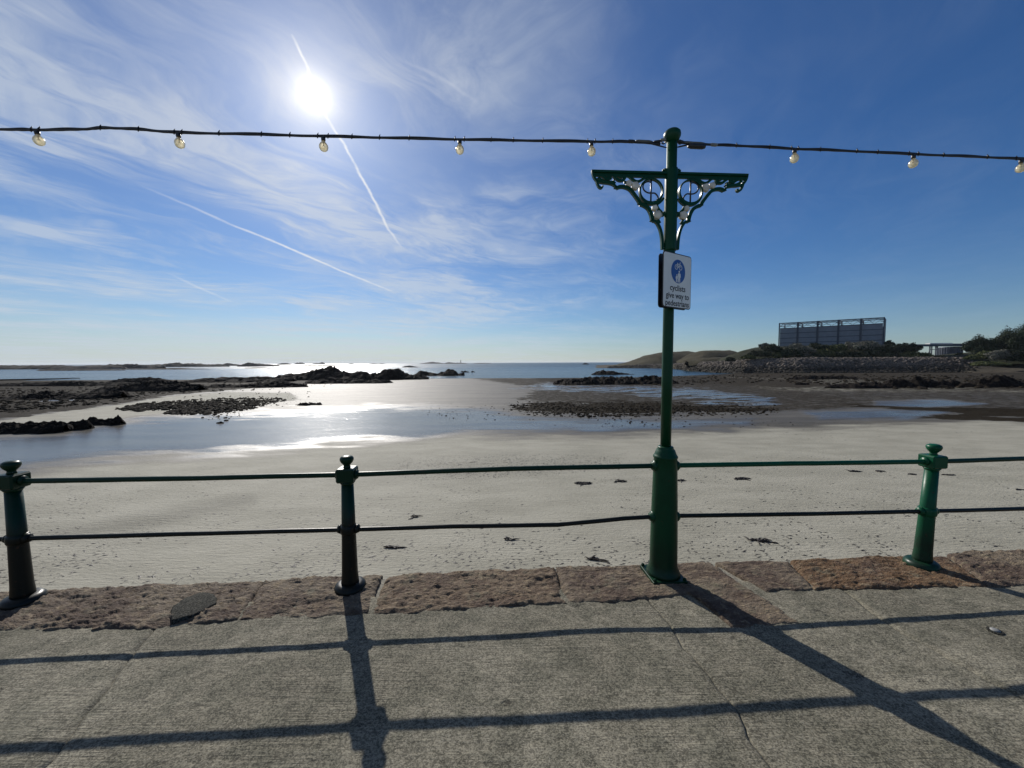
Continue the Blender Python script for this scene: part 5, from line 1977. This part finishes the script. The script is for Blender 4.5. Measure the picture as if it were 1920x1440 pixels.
capx = 1250
LP_ = [(-700, 226), (-200, 240), (0, 243), (69, 244), (150, 243), (200, 240.5), (265, 243.5), (334, 249), (460, 252), (606, 256), (730, 259), (862, 262), (980, 264), (1109, 266), (1180, 266.5), (1238, 270)]
RP_ = [(1278, 268), (1340, 272), (1400, 274.5), (1490, 279.5), (1580, 283), (1713, 289.5), (1820, 294), (1915, 298.5), (2100, 309), (2600, 330)]
tl = [(x,) for x in (61, 75, 190, 262, 328, 344, 411, 487, 539, 601, 612, 659, 714, 772, 855, 869, 918, 960, 1020, 1102, 1116, 1150)]
trk = [(x,) for x in (1380, 1440, 1484, 1497, 1540, 1610, 1650, 1707, 1720, 1770, 1850, 1909)]
fl_, path_l = festoon(LP_, tl, 'black festoon cable running left from the column top under the sun', [
    ('turnbuckle', (1192, 264.5), (1222, 266), 0.011, M_TAPE), ('shackle', (1226, 266), (1240, 264), 0.009, M_CABLE), ('clamp', (1177, 265), (1190, 265.5), 0.013, M_CABLE), ('eye_strap', (1238, 262.5), (1250, 262), 0.011, M_STEEL),
    ('feed_wire', (1215, 268), (1250, 277), 0.005, M_CABLE)])
fr_, path_r = festoon(RP_, trk, 'black festoon cable running right from the column top over the hall', [
    ('junction_box', (1290, 273.5), (1322, 275), 0.020, M_CABLE), ('turnbuckle', (1282, 267.5), (1320, 269), 0.010, M_TAPE), ('clamp', (1332, 271), (1345, 272), 0.012, M_STEEL), ('eye_strap', (1268, 264), (1282, 267), 0.012, M_CABLE),
    ('feed_wire', (1270, 276), (1292, 271), 0.006, M_CABLE)])
# eye rings at the column
for (px, py, par) in ((1244, 266, fl_), (1275, 266.5, fr_)):
    c0 = on_rail(px, py)
    MB().bar([c0 + RD * 0.014 * math.cos(6.283 * i / 16) + Vector((0, 0, 0.014 * math.sin(6.283 * i / 16))) for i in range(16)], 0.007, RN, 0.008, closed=True).build('eye_ring', M_CABLE, par)

bulb_root = None
BUL = [(69, 'leftmost cream glass bulb of the festoon string', 0.30), (334, 'second festoon bulb from the left edge', 0.16), (606, 'festoon bulb directly under the sun', 0.05), (862, 'festoon bulb between the sun and the column', 0.0),
       (1109, 'festoon bulb nearest the column on its left', -0.05), (1490, 'festoon bulb nearest the column on its right', 0.0), (1713, 'festoon bulb above the right end of the hall', 0.0), (1916, 'festoon bulb cut by the right edge', 0.0)]


def make_bulb():
    e = empty('festoon_bulb', (0, 0, 0))
    MB().lathe([(0.010, 0.012), (0.018, 0.006), (0.018, -0.012), (0.0155, -0.020)], n=18).build('socket', M_CABLE, e)
    prof = [(0.013, -0.019), (0.016, -0.026), (0.025, -0.036), (0.0345, -0.050), (0.0375, -0.063), (0.0355, -0.077), (0.028, -0.090), (0.016, -0.098), (0.004, -0.1008)]
    MB().lathe(prof, n=28).build('glass', M_BULB, e)
    mb = MB()
    mb.tube([(0, 0, -0.02), (0, 0, -0.055)], 0.0045, 8)
    for k2 in range(5):
        a = k2 * 1.257
        mb.tube([(0.0, 0, -0.045), (0.012 * math.cos(a), 0.012 * math.sin(a), -0.062)], 0.0014, 5)
    mb.build('filament', M_FIL, e)
    return e


proto = make_bulb()
for i, (px, lab, tilt) in enumerate(BUL):
    path = path_l if px < 1260 else path_r
    q = min(path, key=lambda p: abs((p - CAM).dot(RT) / (p - CAM).dot(FW) * F + 960 - px))
    if i == 0:
        r_ = proto
    else:
        r_ = proto.copy(); COL.objects.link(r_)
        for ch in list(proto.children):
            c2 = ch.copy(); COL.objects.link(c2); c2.parent = r_
    r_.location = q + Vector((0, 0, -0.014))
    r_.rotation_euler = (0, -tilt * 0.6, i * 0.7)
    r_.scale = (0.82, 0.82, 0.88)
    tag(r_, lab, 'light bulb', 'festoon bulbs hanging from the cables')

# ------------------------------------------------------------------ thin sea air
hz = bpy.data.materials.new('sea_haze')
hz.use_nodes = True
hz.node_tree.nodes.clear()
ho = hz.node_tree.nodes.new('ShaderNodeOutputMaterial')
hv = hz.node_tree.nodes.new('ShaderNodeVolumePrincipled')
hv.inputs['Density'].default_value = HAZE_DENSITY
hv.inputs['Color'].default_value = (0.90, 0.95, 1.0, 1)
hv.inputs['Anisotropy'].default_value = 0.2
hz.node_tree.links.new(hv.outputs[0], ho.inputs['Volume'])
o = MB().box((-43000, -20, -14), (43000, 14100, 34)).build('haze', hz)
tag(o, kind='stuff')
